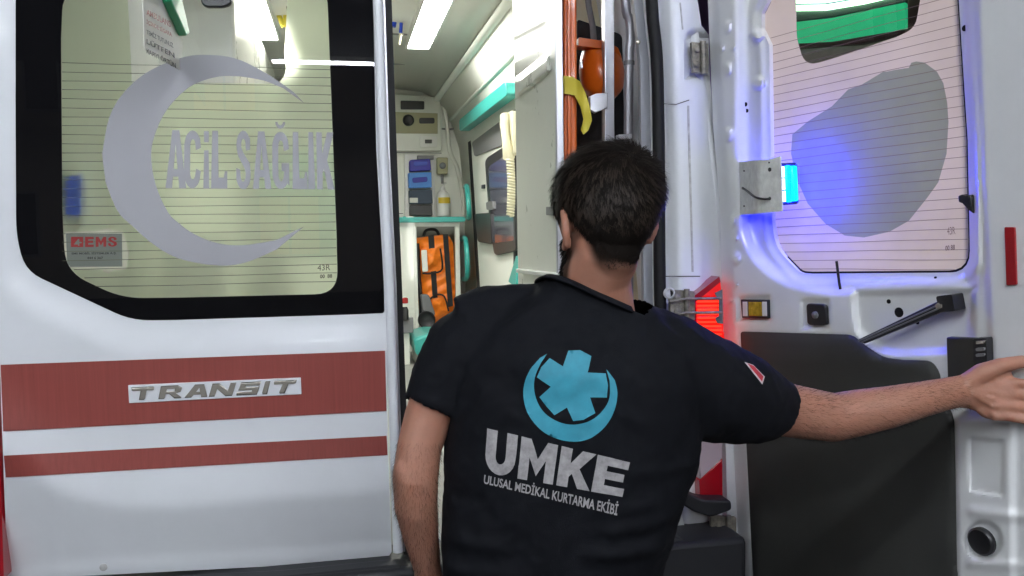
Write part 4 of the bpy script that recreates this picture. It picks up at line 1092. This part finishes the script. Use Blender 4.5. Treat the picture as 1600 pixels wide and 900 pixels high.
block('chin_clip', fillet([(906, 96, 1), (910, 95, 1), (911, 106, 1), (907, 107, 1)]), PY(2.44), M['alu'], hm, thick=.008, bevel=.001)
bb = thing('black_kit_bag', 'black kit bag stuffed in the rear niche behind the helmet', 'bag')
bp_ = fillet([(902, 30, 5), (972, 54, 8), (978, 300, 5), (900, 300, 5)])
sheet('body', bp_, PY(2.62), M['black_cloth'], bb, step=6, thick=.2, h=lambda P: .02*sstep(0, 20, pdist(bp_, P))+.004*np.sin(np.asarray(P)[:, 0]*.2+np.asarray(P)[:, 1]*.13))
tube('strap', [PY(2.59).pt(x, y, .02) for x, y in [(916, -30), (920, 10), (926, 40), (930, 90)]], (.010, .004), M['grey_pl'], bb, seg=8)
sheet('niche_wall', [(898, -190), (1030, -190), (1030, 960), (900, 960)], PY(2.9), M['cream'], amb, thick=.01)
rk = part_empty('stowage_rack', amb)
block('upright', [(944, -190), (959, -190), (963, 960), (948, 960)], PY(2.40), M['alu'], rk, off=0, thick=.02, bevel=.002)
block('upright', [(942.5, -190), (950, -190), (954, 960), (945, 960)], PY(2.44), M['grey_metal'], rk, off=0, thick=.02, bevel=.002)
block('bracket', [(922, 150), (931, 146), (950, 145), (950, 168), (931, 176), (922, 172)], PY(2.40), M['alu'], rk, off=.01, thick=.02, bevel=.002)
tube('pipe', [PY(2.36).pt(x, y) for x, y in [(974, -190), (977, 0), (983, 30), (985, 60), (983, 100), (982, 240), (984, 960)]], .0135, M['grey_metal'], rk, seg=14, sm=4)
lathe('pipe_collar', PY(2.36).pt(983, 102), (0, 0, 1), [(0, .0137), (.001, .0155), (.012, .0155), (.013, .0137)], M['grey_pl'], rk)
block('foot_plate', [(967, 210), (988, 209), (988, 216), (967, 217)], PY(2.35), M['alu'], rk, off=.02, thick=.03, bevel=.002)

# ------------------------------------------------------------------ the person
per = thing('person', 'person in dark short-sleeved team shirt seen from behind, holding the open door', 'person')
ZU = Vector((0, 0, 1))
FH = Vector((FW.x, FW.y, 0)).normalized()          # away from the camera, level
RH = Vector((FH.y, -FH.x, 0))                       # to the camera's right
K = lambda px, d: px*d/FPX                           # pixels to metres at depth d

# --- head frame
hd = 1.385
HC = D(944, 336, hd)
ang = RAD(26)
hf = (FH*math.cos(ang) - RH*math.sin(ang)); hf = (hf - ZU*.06).normalized()    # facing away, turned left
hr = hf.cross(ZU).normalized(); hu = hr.cross(hf).normalized()
hr = (hr + hu*.03).normalized()
def H(x, y, z): return HC + (hr*x + hf*y + hu*z)*.955
def el(c, a, b, cc, seg=24, rings=16): return ellipsoid_geo(H(*c), [hr*a*.955, hf*b*.955, hu*cc*.955], seg, rings)
head = [el((0, -.012, .018), .076, .094, .092), el((0, .012, -.045), .066, .070, .077), el((0, .038, -.085), .045, .048, .034),
        el((0, .070, .000), .050, .025, .060), el((0, .101, -.022), .012, .016, .020, 12, 8), el((0, .090, .000), .008, .012, .030, 12, 8),
        el((0, .082, -.062), .026, .014, .010, 12, 8), el((0, .078, -.098), .020, .018, .016, 12, 8)]
for s in (-1, 1):
    # ear: rim, lobe and bowl
    rim = [H(s*(.080+.010*math.sin(math.pi*t)), -.006-.016*math.sin(math.pi*t)+.006*(t-.5), -.052+.066*t) for t in [i/8 for i in range(9)]]
    head.append(tube_geo(rim, [.0075, .008, .0072, .007, .007, .007, .0072, .008, .0075], 8))
    head.append(el((s*.078, -.002, -.018), .006, .016, .026, 12, 8))
    head.append(el((s*.079, .002, -.050), .006, .009, .010, 12, 8))
head.append(el((-.004, -.034, -.050), .046, .044, .055))
neck = [tube_geo([H(-.004, -.010, -.03), H(-.010, -.014, -.075), D(932, 425, hd+.005), D(933, 465, hd+.025), D(928, 520, 1.43)],
                 [(.052, .058), (.053, .060), (.057, .062), (.060, .064), (.076, .070)], 24, RH)]
# --- torso rings for shirt and body: px centre, y, half width px, half thickness m, depth
TOR = [(850, 1000, 160, .105, 1.44), (858, 900, 167, .108, 1.435), (873, 800, 182, .115, 1.43), (888, 710, 194, .121, 1.425), (902, 630, 198, .122, 1.42),
       (908, 570, 192, .118, 1.415), (914, 525, 168, .106, 1.415), (920, 490, 130, .086, 1.41), (922, 464, 92, .077, 1.405), (926, 440, 77, .072, 1.40), (928, 420, 74, .070, 1.395)]
def torso(sc=1.0, flat=1.0, TOR=TOR):
    pts = [D(c, y, d) for c, y, hw, th, d in TOR]
    spn = (pts[-1]-pts[0]).normalized()
    ref = (RH - spn*RH.dot(spn)).normalized()
    V = []; F = []; seg = 40
    fwd = spn.cross(ref); fwd = fwd if fwd.dot(FH) > 0 else -fwd
    for p, (c, y, hw, th, d) in zip(pts, TOR):
        for k in range(seg):
            a = 2*math.pi*k/seg; ca, sa = math.cos(a), math.sin(a)
            q = lambda v: math.copysign(abs(v)**.82, v)        # squarer than an ellipse
            sp_ = .012*math.exp(-(ca/.22)**2)*(1 if sa < 0 else 0)*(1 if y < 800 else .4)   # hollow along the spine
            V.append(p + ref*(K(hw, d)*q(ca)*sc) + fwd*((th*q(sa)+sp_)*sc*flat))
    n = len(pts)
    for i in range(n-1):
        for k in range(seg):
            k2 = (k+1) % seg; F.append((i*seg+k, i*seg+k2, (i+1)*seg+k2, (i+1)*seg+k))
    F.append(tuple(range(seg))[::-1]); F.append(tuple((n-1)*seg+k for k in range(seg)))
    return V, F
# --- right arm
ra = [D(1060, 585, 1.43), D(1120, 610, 1.46), D(1190, 634, 1.49), D(1255, 645, 1.515), D(1305, 652, 1.53), D(1345, 644, 1.535), D(1390, 636, 1.54), D(1440, 624, 1.555), D(1480, 615, 1.572), D(1502, 611, 1.578)]
rr = [.060, .056, .050, .047, .044, .042, .0385, .033, (.030, .026), (.030, .023)]
arm_r = [tube_geo(ra, [(a if isinstance(a, tuple) else (a, a*.95)) for a in rr], 20, ZU)]
arm_r.append(ellipsoid_geo(D(1296, 668, 1.525), [RH*.030, ZU*.026, FH*.03], 14, 10))
# palm and fingers hooked round the door's free edge
kn = [D(1580, 598, 1.560), D(1583, 616, 1.556), D(1581, 634, 1.554), D(1574, 650, 1.556)]
arm_r.append(tube_geo([D(1496, 612, 1.580), D(1515, 611, 1.579), D(1540, 614, 1.572), D(1565, 622, 1.564), D(1580, 626, 1.558)],
                      [(.030, .022), (.034, .020), (.039, .018), (.041, .016), (.036, .012)], 20, ZU))
for i, kp in enumerate(kn):
    ln = (1.0, 1.08, 1.0, .82)[i]
    p1 = kp + RH*(.034*ln) - FH*.014 - ZU*(.002*i)
    p2 = p1 + RH*(.016*ln) + FH*(.024*ln)
    p3 = p2 + RH*(.002*ln) + FH*(.024*ln)
    arm_r.append(tube_geo([kp - RH*.03, kp, kp*.5+p1*.5, p1, p2, p3], [.0085, .0102, .0088, .0092, .0082, .0068], 12))
    arm_r.append(ellipsoid_geo(kp-FH*.003, [RH*.011, ZU*.0095, FH*.010], 10, 8))
arm_r.append(tube_geo([D(1508, 600, 1.575), D(1534, 583, 1.565), D(1564, 571, 1.555), D(1598, 565, 1.555), D(1624, 566, 1.565)], [.018, .019, .0145, .0125, .009], 12))
arm_r.append(ellipsoid_geo(D(1552, 588, 1.568), [RH*.036, ZU*.022, FH*.015], 16, 10))
arm_r.append(ellipsoid_geo(D(1556, 640, 1.570), [RH*.036, ZU*.020, FH*.015], 16, 10))
for i in range(4):    # tendons on the back of the hand
    arm_r.append(tube_geo([D(1518, 606+3*i, 1.559), kn[i]-FH*.006], [.003, .0045], 8))
# --- left arm
la = [D(735, 540, 1.42), D(700, 590, 1.41), D(668, 655, 1.40), D(655, 700, 1.39), D(649, 745, 1.385), D(650, 790, 1.40), D(658, 840, 1.43), D(667, 885, 1.46), D(670, 905, 1.47)]
lr = [.060, .052, .040, .037, .038, .036, .030, .024, .024]
arm_l = [tube_geo(la, lr, 20, RH), ellipsoid_geo(D(633, 738, 1.375), [RH*.020, ZU*.03, FH*.024], 14, 10)]
wl = D(672, 915, 1.475)
arm_l.append(tube_geo([wl+ZU*.02, wl-ZU*.02, wl-ZU*.06, wl-ZU*.09], [(.022, .026), (.018, .036), (.016, .041), (.012, .038)], 16, RH))
for i in range(4):
    b_ = wl - ZU*.085 + FH*(.03-.02*i)
    l_ = (.9, 1.0, .95, .75)[i]
    arm_l.append(tube_geo([b_+ZU*.02, b_-ZU*.02*l_, b_-ZU*.045*l_+RH*.008, b_-ZU*.065*l_+RH*.02], [.009, .0092, .0085, .007], 10))
tb0 = wl - ZU*.02 + FH*.03
arm_l.append(tube_geo([tb0, tb0+FH*.02-ZU*.03, tb0+FH*.024-ZU*.06, tb0+FH*.02-ZU*.085+RH*.01], [.014, .0125, .011, .008], 10))
# --- legs
hipc = D(858, 985, 1.44); hz = hipc.z
legs = []; tro = []; feet = []
tro.append(tube_geo([hipc+ZU*.06, hipc-ZU*.03, hipc-ZU*.12], [(.178, .118), (.185, .125), (.175, .12)], 28, RH))
legs.append(tube_geo([hipc+ZU*.05, hipc-ZU*.1], [(.16, .10), (.16, .105)], 24, RH))
for s in (-1, 1):
    hj = hipc + RH*(.092*s) - ZU*.08
    ft = hipc + RH*(.16*s) + FH*(-.04*s); ft.z = .085
    kn_ = (hj+ft)*.5 + FH*.02
    legs.append(tube_geo([hj, hj*.5+kn_*.5, kn_, kn_*.5+ft*.5, ft, ft-ZU*.05], [.08, .072, .055, .05, .036, .04], 18, RH))
    tro.append(tube_geo([hj+ZU*.05, hj*.5+kn_*.5, kn_, kn_*.5+ft*.5, ft-ZU*.03], [.098, .09, .075, .07, .066], 20, RH))
    feet.append(ft)
body = remeshed('body', head+neck+[torso(.87, .87, TOR[:-3])]+arm_r+arm_l+legs, M['skin'], per, .0036, 5, .5)
trousers = remeshed('trousers', tro, M['trouser'], per, .008, 5)
for ft in feet:
    base = Vector((ft.x, ft.y, 0))
    V, F = tube_geo([base-FH*.075+ZU*.05, base-FH*.05+ZU*.055, base+ZU*.055, base+FH*.08+ZU*.045, base+FH*.15+ZU*.038, base+FH*.185+ZU*.032],
                    [(.030, .028), (.038, .045), (.04, .045), (.045, .035), (.042, .028), (.02, .018)], 20, RH)
    V = [Vector((v.x, v.y, max(v.z, .012))) for v in V]
    sh_ = obj('shoe', V, F, M['shoe'], per, smooth=True)
    V2 = []
    for t_, w_ in ((-.085, .028), (-.05, .042), (.02, .040), (.09, .050), (.15, .046), (.195, .018)):
        for s in (-1, 1):
            for z in (.001, .018): V2.append(base+FH*t_+RH*(s*w_)+ZU*z)
    F2 = []
    for i in range(5):
        a = i*4; F2 += [(a, a+4, a+5, a+1), (a+2, a+3, a+7, a+6), (a+1, a+5, a+7, a+3), (a, a+2, a+6, a+4)]
    F2 += [(0, 1, 3, 2), (20, 22, 23, 21)]
    obj('sole', V2, F2, M['rubber'], sh_, bevel=.004)

# --- shirt
def sleeve(pts, rads, ref, inset=.03, tilt=None):
    pts = [Vector(p) for p in pts]
    e = pts[-1]; t_ = (pts[-1]-pts[-2]).normalized()
    if tilt is not None: t_ = (t_+tilt).normalized()
    r = rads[-1]; r = r if isinstance(r, tuple) else (r, r)
    P = pts + [e+t_*.002, e-t_*inset]; R_ = list(rads)+[(r[0]-.006, r[1]-.006), (r[0]-.010, r[1]-.010)]
    # rings are oriented by hand so that the inner fold runs back up the sleeve
    V = []; F = []; seg = 28
    n0 = len(pts)
    for i, p in enumerate(P):
        tt = (P[min(i+1, n0-1)]-P[max(min(i, n0-1)-1, 0)]).normalized() if i < n0-(1 if tilt is not None else 0) else t_
        a = Vector(ref); a = (a-tt*a.dot(tt)).normalized(); b = tt.cross(a)
        rr_ = R_[i]; rr_ = rr_ if isinstance(rr_, tuple) else (rr_, rr_)
        for k in range(seg):
            an = 2*math.pi*k/seg; V.append(p+a*rr_[0]*math.cos(an)+b*rr_[1]*math.sin(an))
    for i in range(len(P)-1):
        for k in range(seg):
            k2 = (k+1) % seg; F.append((i*seg+k, i*seg+k2, (i+1)*seg+k2, (i+1)*seg+k))
    F.append(tuple(range(seg))[::-1]); F.append(tuple((len(P)-1)*seg+k for k in range(seg)))
    return V, F
sh = [torso(1.0)]
sh.append(sleeve([D(960, 545, 1.43), D(1040, 580, 1.435), D(1095, 605, 1.45), D(1150, 622, 1.47), D(1186, 635, 1.485), D(1217, 644, 1.50)],
                 [.085, .098, .092, .080, .066, .055], ZU, .03, ZU*-.28))
sh.append(sleeve([D(830, 510, 1.42), D(765, 528, 1.42), D(722, 556, 1.415), D(694, 598, 1.41), D(676, 640, 1.40)],
                 [.062, .073, .070, .060, (.052, .050)], RH))
sh.append(tube_geo([D(920, 485, 1.41), D(830, 484, 1.415), D(765, 492, 1.42), D(722, 506, 1.42)], [.050, .046, .047, .047], 20))
sh.append(tube_geo([D(930, 490, 1.41), D(1000, 526, 1.42), D(1060, 562, 1.43)], [.052, .052, .056], 20))
shirt = remeshed('shirt', sh, M['shirt'], per, .005, 9, .5)
# folds: pulled lines from the right armpit and shoulder, sag at the waist, soft crumple
def seg_field(p, a, b, wid):
    ab = b-a; t_ = max(0, min(1, (p-a).dot(ab)/ab.length_squared)); d = (p-a-ab*t_).length
    return math.exp(-(d/wid)**2)*math.sin(math.pi*min(1, max(.0, t_*.9+.05)))
folds = []
def fold(x0, y0, d0, x1, y1, d1, w_, a_): folds.append((D(x0, y0, d0), D(x1, y1, d1), w_, a_))
fold(1085, 690, 1.36, 1000, 560, 1.31, .012, .007); fold(1088, 705, 1.37, 960, 640, 1.30, .011, .006); fold(1085, 720, 1.37, 985, 740, 1.31, .012, .006)
fold(1082, 675, 1.36, 1060, 540, 1.34, .012, .006); fold(1110, 690, 1.40, 1130, 560, 1.39, .012, .006); fold(1160, 690, 1.43, 1165, 575, 1.42, .010, .005)
fold(1185, 690, 1.45, 1200, 600, 1.44, .008, .004); fold(1060, 800, 1.36, 930, 835, 1.31, .014, .006); fold(1050, 850, 1.36, 900, 872, 1.31, .013, .007)
fold(1045, 770, 1.36, 960, 800, 1.31, .011, .004); fold(690, 830, 1.38, 800, 860, 1.32, .014, .006); fold(686, 880, 1.38, 830, 905, 1.32, .014, .006)
fold(705, 660, 1.36, 745, 540, 1.33, .013, .006); fold(715, 690, 1.36, 780, 590, 1.31, .012, .004); fold(1010, 500, 1.36, 1070, 545, 1.36, .010, .004)
fold(690, 640, 1.36, 712, 560, 1.36, .010, .004); fold(860, 470, 1.35, 780, 520, 1.33, .012, .004); fold(990, 500, 1.36, 900, 520, 1.32, .012, .004)
me = shirt.data
ca, cb = D(852, 434, 1.385), D(986, 490, 1.37)
cn = (cb-ca).cross(FH-ZU*.28).normalized()
if cn.z < 0: cn = -cn
cc = D(925, 456, 1.395)
bm = bmesh.new(); bm.from_mesh(me)
near = [f for f in bm.faces if (f.calc_center_median()-cc).length < .16]
gm = list({e for f in near for e in f.edges})+list({v for f in near for v in f.verts})+near
bmesh.ops.bisect_plane(bm, geom=gm, plane_co=ca, plane_no=cn, clear_outer=False)
kill = [f for f in bm.faces if (f.calc_center_median()-ca).dot(cn) > 0 and ((f.calc_center_median()-cc)-cn*(f.calc_center_median()-cc).dot(cn)).length < .100]
bmesh.ops.delete(bm, geom=kill, context='FACES')
bm.to_mesh(me); bm.free()
nrm = [v.normal.copy() for v in me.vertices]
for v, n_ in zip(me.vertices, nrm):
    p = v.co; s_ = 0.0
    for a, b, w_, am in folds:
        if (p-a).length < (b-a).length+.06 and (p-b).length < (b-a).length+.06:
            s_ += 1.6*am*seg_field(p, a, b, w_)
    s_ += .006*(noise.noise(p*9)+.5*noise.noise(p*21+Vector((3, 1, 2)))) + .0016*(1-2*abs(noise.noise(p*34+Vector((7, 2, 5)))))
    v.co = p + n_*s_
me.update()
dg = bpy.context.evaluated_depsgraph_get()
SBVH = BVHTree.FromPolygons([v.co.copy() for v in me.vertices], [tuple(p.vertices) for p in me.polygons])
class OnShirt:
    "print laid on the cloth"
    def pt(s, px, py, off=0):
        r = ray(px, py).normalized()
        loc, n_, i, d_ = SBVH.ray_cast(CAM, r)
        if loc is None: return D(px, py, 1.32)
        return loc + n_*off
OS = OnShirt()
zc = lambda L: [(700+x/2.647, 500+y/2.647) for x, y in L]
mo = zc([(410, 140)]) + spline(zc([(380, 158), (340, 205), (316, 265), (314, 330), (335, 395), (385, 455), (450, 490), (520, 502), (590, 488), (650, 440), (690, 370), (700, 300), (690, 250)]), 4, False) + zc([(655, 205)]) + \
     spline(zc([(668, 250), (668, 320), (640, 375), (590, 415), (520, 432), (455, 420), (400, 385), (368, 335), (356, 280), (362, 225), (385, 175)]), 4, False)
sheet('crescent_print', mo, OS, M['print_teal'], shirt, step=5, off=.0016, smooth=True)
star = zc([(497, 127), (545, 125), (592, 150), (577, 218), (652, 222), (661, 270), (657, 320), (587, 320), (609, 385), (560, 412), (517, 417), (492, 362), (440, 394), (405, 355), (378, 318), (425, 275), (367, 237), (385, 195), (420, 158), (475, 192)])
sheet('star_print', star, OS, M['print_teal'], shirt, step=5, off=.0016, smooth=True)
letters('UMKE', [(762, 669), (984, 722), (972, 776), (757, 738)], OS, M['print_grey'], shirt, 'print_letter', step=5, off=.0016,
        boxes=[(0, .215), (.24, .495), (.52, .765), (.775, 1.0)])
text('print_motto', 'ULUSAL MEDİKAL KURTARMA EKİBİ', [(758, 737), (967, 783), (964, 805), (756, 755)], OS, M['print_grey'], shirt, .0016, .022, 4)
sheet('sleeve_patch', [(1162, 566), (1176, 571), (1194, 589), (1190, 601)], OS, M['print_white'], shirt, step=4, off=.0016, smooth=True)
sheet('sleeve_patch_red', [(1166, 568.5), (1176, 573), (1191, 589), (1189, 597)], OS, M['print_red'], shirt, step=4, off=.0026, smooth=True)
# collar band: runs along the cut edge of the shirt
bm = bmesh.new(); bm.from_mesh(shirt.data)
rimv = [v.co.copy() for v in bm.verts if v.is_boundary and abs((v.co-ca).dot(cn)) < .012]
bm.free()
if rimv:
    rc = sum(rimv, Vector())/len(rimv)
    e1 = (RH-cn*RH.dot(cn)).normalized(); e2 = cn.cross(e1)
    bins = {}
    for p in rimv:
        q = p-rc; bins.setdefault(int((math.atan2(q.dot(e2), q.dot(e1))+math.pi)/(2*math.pi)*40) % 40, []).append(p)
    loop = [sum(bins[k], Vector())/len(bins[k]) for k in sorted(bins)]
    loop = [(loop[i-1]+loop[i]*2+loop[(i+1) % len(loop)])/4 for i in range(len(loop))]
    V = []; F = []; n_ = len(loop)
    prof = [(-.011, .0018), (-.010, .0034), (0, .0042), (.0035, .002), (.0035, -.002), (0, -.003), (-.010, -.001)]
    for p in loop:
        o_ = (p-rc); o_ = (o_-cn*o_.dot(cn)).normalized()
        dn = (o_*.75-cn*.65).normalized() if True else -cn     # down along the cloth
        nn = (cn*.75+o_*.65).normalized()
        for a_, b_ in prof: V.append(p - dn*a_*1.0 + nn*b_)
    m_ = len(prof)
    for i in range(n_):
        for k in range(m_):
            F.append((i*m_+k, i*m_+(k+1) % m_, ((i+1) % n_)*m_+(k+1) % m_, ((i+1) % n_)*m_+k))
    obj('collar', V, F, M['shirt'], shirt, smooth=True)

# --- hair: roots lie on the body's own surface
BB = BVHTree.FromPolygons([v.co.copy() for v in body.data.vertices], [tuple(p.vertices) for p in body.data.polygons])
def scalp(d):
    "d: unit direction in head space -> point, normal, head coordinates"
    w_ = (hr*d[0]+hf*d[1]+hu*d[2]).normalized(); c_ = H(0, -.012, .0)
    loc, n_, i_, d_ = BB.ray_cast(c_+w_*.22, -w_)
    if loc is None: return None
    q = loc-HC
    return loc, w_, (q.dot(hr)/.955, q.dot(hf)/.955, q.dot(hu)/.955)
def hair_mask(q):
    "how full the hair is at a point of the scalp"
    x, y, z = q
    ax = abs(x)
    if ax > .0865 and z < .02: return 0.0                      # ears
    lim0, lim1 = -.108, -.070                                  # nape
    k = max(0.0, min(1.0, (y+.068)/.046)); lim0 += k*.098+.006*noise.noise(Vector(q)*90); lim1 += k*.080
    if y > .012:                                                # sideburn and temple
        k = float(sstep(.012, .020, y)); lim0 -= k*.05*(1-float(sstep(.038, .046, y))); lim1 -= k*.045*(1-float(sstep(.038, .046, y)))
    if y > .040:
        k = float(sstep(.040, .066, y)); lim0 += k*.070; lim1 += k*.055
    return float(sstep(lim0, lim1, z))
V = []; F = []; msk = []
SEG, RNG = 96, 64
for i in range(RNG+1):
    th = math.pi*.86*i/RNG
    for k in range(SEG):
        ph = 2*math.pi*k/SEG
        d = (math.sin(th)*math.cos(ph), math.sin(th)*math.sin(ph), math.cos(th))
        r_ = scalp(d); loc, w_, q = r_
        m_ = hair_mask(q); top = float(sstep(.02, .085, q[2]))
        tk = (.0025+.007*top)*m_**3 + m_*top*.004*noise.noise(Vector(d)*6) - .0015*(1-m_)
        V.append(loc+w_*tk); msk.append(m_)
for i in range(RNG):
    for k in range(SEG):
        k2 = (k+1) % SEG; q = (i*SEG+k, (i+1)*SEG+k, (i+1)*SEG+k2, i*SEG+k2)
        if min(msk[a] for a in q) > .97: F.append(q)
att = body.data.attributes.new('stubble', 'FLOAT', 'POINT')
vals = []
for v in body.data.vertices:
    q = v.co-HC
    if q.length > .2: vals.append(0.0); continue
    q = (q.dot(hr)/.955, q.dot(hf)/.955, q.dot(hu)/.955)
    x, y, z = q
    t_ = 0.0
    if abs(x) < .084 or z > .02:
        lo_, hi_ = -.122, -.074
        k = max(0.0, min(1.0, (y+.060)/.040)); lo_ += k*.09; hi_ += k*.08
        t_ = float(sstep(lo_, hi_, z))*(1-float(sstep(.03, .05, y))*(1-float(sstep(.05, .07, z))))
        bd_ = float(sstep(-.004, .012, y))*float(sstep(-.020, -.040, z))*float(sstep(-.140, -.120, z))
        t_ = max(t_, bd_*.9)
    vals.append(t_)
att.data.foreach_set('value', vals)
hair = obj('hair', V, F, M['hair_base'], per, smooth=True)
V = []; F = []
rng = random.Random(3)
def strand(root, dirs, ln, w_, n_=4, side=None):
    p = Vector(root)
    if side is None: side = dirs[0].cross(Vector((rng.uniform(-1, 1), rng.uniform(-1, 1), rng.uniform(-1, 1))))
    side = side.normalized()
    s = len(V)
    for i in range(n_+1):
        t_ = i/n_; d = dirs[min(i, len(dirs)-1)]
        if i: p = p + d*(ln/n_)
        ww = w_*(1-.75*t_)
        V.append(p-side*ww); V.append(p+side*ww)
        if i: F.append((s+2*i-2, s+2*i-1, s+2*i+1, s+2*i))
cnt = 0
cr = Vector((.012, -.075, .085))                     # crown whorl
while cnt < 52000:
    d = Vector((rng.gauss(0, 1), rng.gauss(0, 1), rng.gauss(0, 1))).normalized()
    if d.z < -.9: continue
    loc, w_, q = scalp(d)
    m_ = hair_mask(q); cnt += 1
    if rng.random() > m_ or m_ < .35: continue
    qv = Vector(q)
    top = float(sstep(-.02, .08, q[2]))
    root = loc + w_*((.003+.008*top)*m_-.001)
    flow = qv-cr; flow = flow-d*flow.dot(d); flow.normalize()
    swirl = d.cross(flow)
    fl = flow*1.0 + swirl*(.55*top)
    fl = hr*(fl.x+.35*top)+hf*fl.y+hu*(fl.z-.75*(1-top))
    c1 = noise.noise(qv*70+Vector((5, 0, 0))); c2 = noise.noise(qv*70+Vector((0, 9, 0)))
    lift = .10+.34*top*(.5+.5*noise.noise(qv*55+Vector((2, 2, 9))))
    dirb = (fl.normalized() + hr*(c1*.55) + hu*(c2*.4) + w_*lift + Vector((rng.uniform(-.16, .16), rng.uniform(-.16, .16), rng.uniform(-.16, .16)))).normalized()
    dirs = [dirb, dirb, (dirb-w_*.10).normalized(), (dirb-w_*.25).normalized(), (dirb-w_*.40).normalized()]
    ln = (.0025+.0125*m_**2+.020*top)*rng.uniform(.65, 1.2)
    strand(root, dirs, ln, .00050, 4, dirb.cross(w_))
kind(obj('hair_strands', V, F, M['hair'], hair), 'stuff')
V = []; F = []
lk = 0
while lk < 1500:                                       # locks: bundles that close towards a shared tip
    d = Vector((rng.gauss(0, 1), rng.gauss(0, 1), rng.gauss(0, 1))).normalized()
    if d.z < -.35: continue
    loc, w_, q = scalp(d)
    if hair_mask(q) < .98: continue
    lk += 1
    qv = Vector(q); top = float(sstep(-.03, .07, q[2]))
    flow = qv-cr; flow = flow-d*flow.dot(d); flow.normalize()
    fl = flow + d.cross(flow)*.6
    fl = (hr*(fl.x+.4)+hf*fl.y+hu*(fl.z-.5*(1-top)) + Vector((rng.uniform(-.35, .35), rng.uniform(-.35, .35), rng.uniform(-.35, .35)))).normalized()
    ln = (.010+.020*top)*rng.uniform(.7, 1.2)
    tip = loc + w_*(.003+.006*top)*rng.uniform(.7, 1.4) + (fl-w_*fl.dot(w_)).normalized()*ln
    sd = fl.cross(w_).normalized()
    for k in range(18):
        r0 = loc + sd*rng.gauss(0, .0032) + fl*rng.gauss(0, .003) + w_*(.002+.006*top)
        tp = tip + sd*rng.gauss(0, .0009) + fl*rng.gauss(0, .002)
        mid = (r0+tp)*.5 + w_*(.002+.003*top)
        s_ = len(V)
        for i in range(5):
            t_ = i/4; p = r0*(1-t_)**2+mid*2*t_*(1-t_)+tp*t_*t_
            ww = .0005*(1-.7*t_); V.append(p-sd*ww); V.append(p+sd*ww)
            if i: F.append((s_+2*i-2, s_+2*i-1, s_+2*i+1, s_+2*i))
kind(obj('hair_locks', V, F, M['hair_lock'], hair), 'stuff')
# beard along the jaw
V = []; F = []
c_ = 0
while c_ < 5200:
    x = rng.uniform(-.085, .085); y = rng.uniform(.0, .11); z = rng.uniform(-.125, -.03)
    if y < .03 and z > -.05 and abs(x) < .05: continue
    if z > -.05 and y > .05 and not (abs(x) > .035 or (-.055 < z)): continue
    o_ = H(x*2.2, y*1.8+.03, z-.015)
    tgt = H(0, .02, -.06)
    loc, n_, i_, d_ = BB.ray_cast(o_, (H(x*.3, .02, z)-o_).normalized())
    c_ += 1
    if loc is None: continue
    q = loc-HC; yy = q.dot(hf)/.955; zz = q.dot(hu)/.955
    if yy < -.002 or zz > -.022 or zz < -.135: continue
    strand(loc-n_*.001, [(n_*.5-hu*.8+hf*.2+Vector((rng.uniform(-.3, .3), rng.uniform(-.3, .3), 0))).normalized()]*4, rng.uniform(.008, .014), .0007, 2)
kind(obj('beard', V, F, M['hair'], per), 'stuff')
V = []; F = []
bv = body.data.vertices; c_ = 0
while c_ < 120000:
    v = bv[rng.randrange(len(bv))]; c_ += 1
    p = v.co; q = p-CAM; dz = q.dot(FW); px_ = 800+FPX*q.dot(RT)/dz; py_ = 450-FPX*q.dot(UP)/dz
    if 1240 < px_ < 1515 and 560 < py_ < 720 and dz > 1.4: d_ = RH
    elif px_ < 690 and 690 < py_ < 900: d_ = -ZU
    else: continue
    if v.normal.dot(FW) > .1 and rng.random() < .5: continue
    strand(p-v.normal*.0005, [(v.normal*.5+d_*.8-ZU*.25+Vector((rng.uniform(-.4, .4), rng.uniform(-.4, .4), rng.uniform(-.4, .4)))).normalized()]*4, rng.uniform(.006, .012), .00014, 2)
V_ = V
kind(obj('arm_hair', V, F, M['hair'], per), 'stuff')
for s in (-1, 1):
    V, F = ellipsoid_geo(H(s*.030, .086, .002), [hr*.012, hf*.012, hu*.010], 14, 10)
    obj('eye', V, F, M['eye'], per, smooth=True)

# ------------------------------------------------------------------ each thing's Empty goes to its base
bpy.context.view_layer.update()
for o in list(COL.objects):
    if o.type == 'EMPTY' and o.parent is None:
        lo = Vector((1e9,)*3); hi = -lo
        for c in o.children_recursive:
            if c.type == 'MESH' and len(c.data.vertices):
                A = np.empty(len(c.data.vertices)*3, np.float32); c.data.vertices.foreach_get('co', A); A = A.reshape(-1, 3)
                lo = Vector(np.minimum(lo, A.min(0))); hi = Vector(np.maximum(hi, A.max(0)))
        b = Vector(((lo.x+hi.x)/2, (lo.y+hi.y)/2, lo.z))
        o.location = b
        for c in o.children: c.location = -b
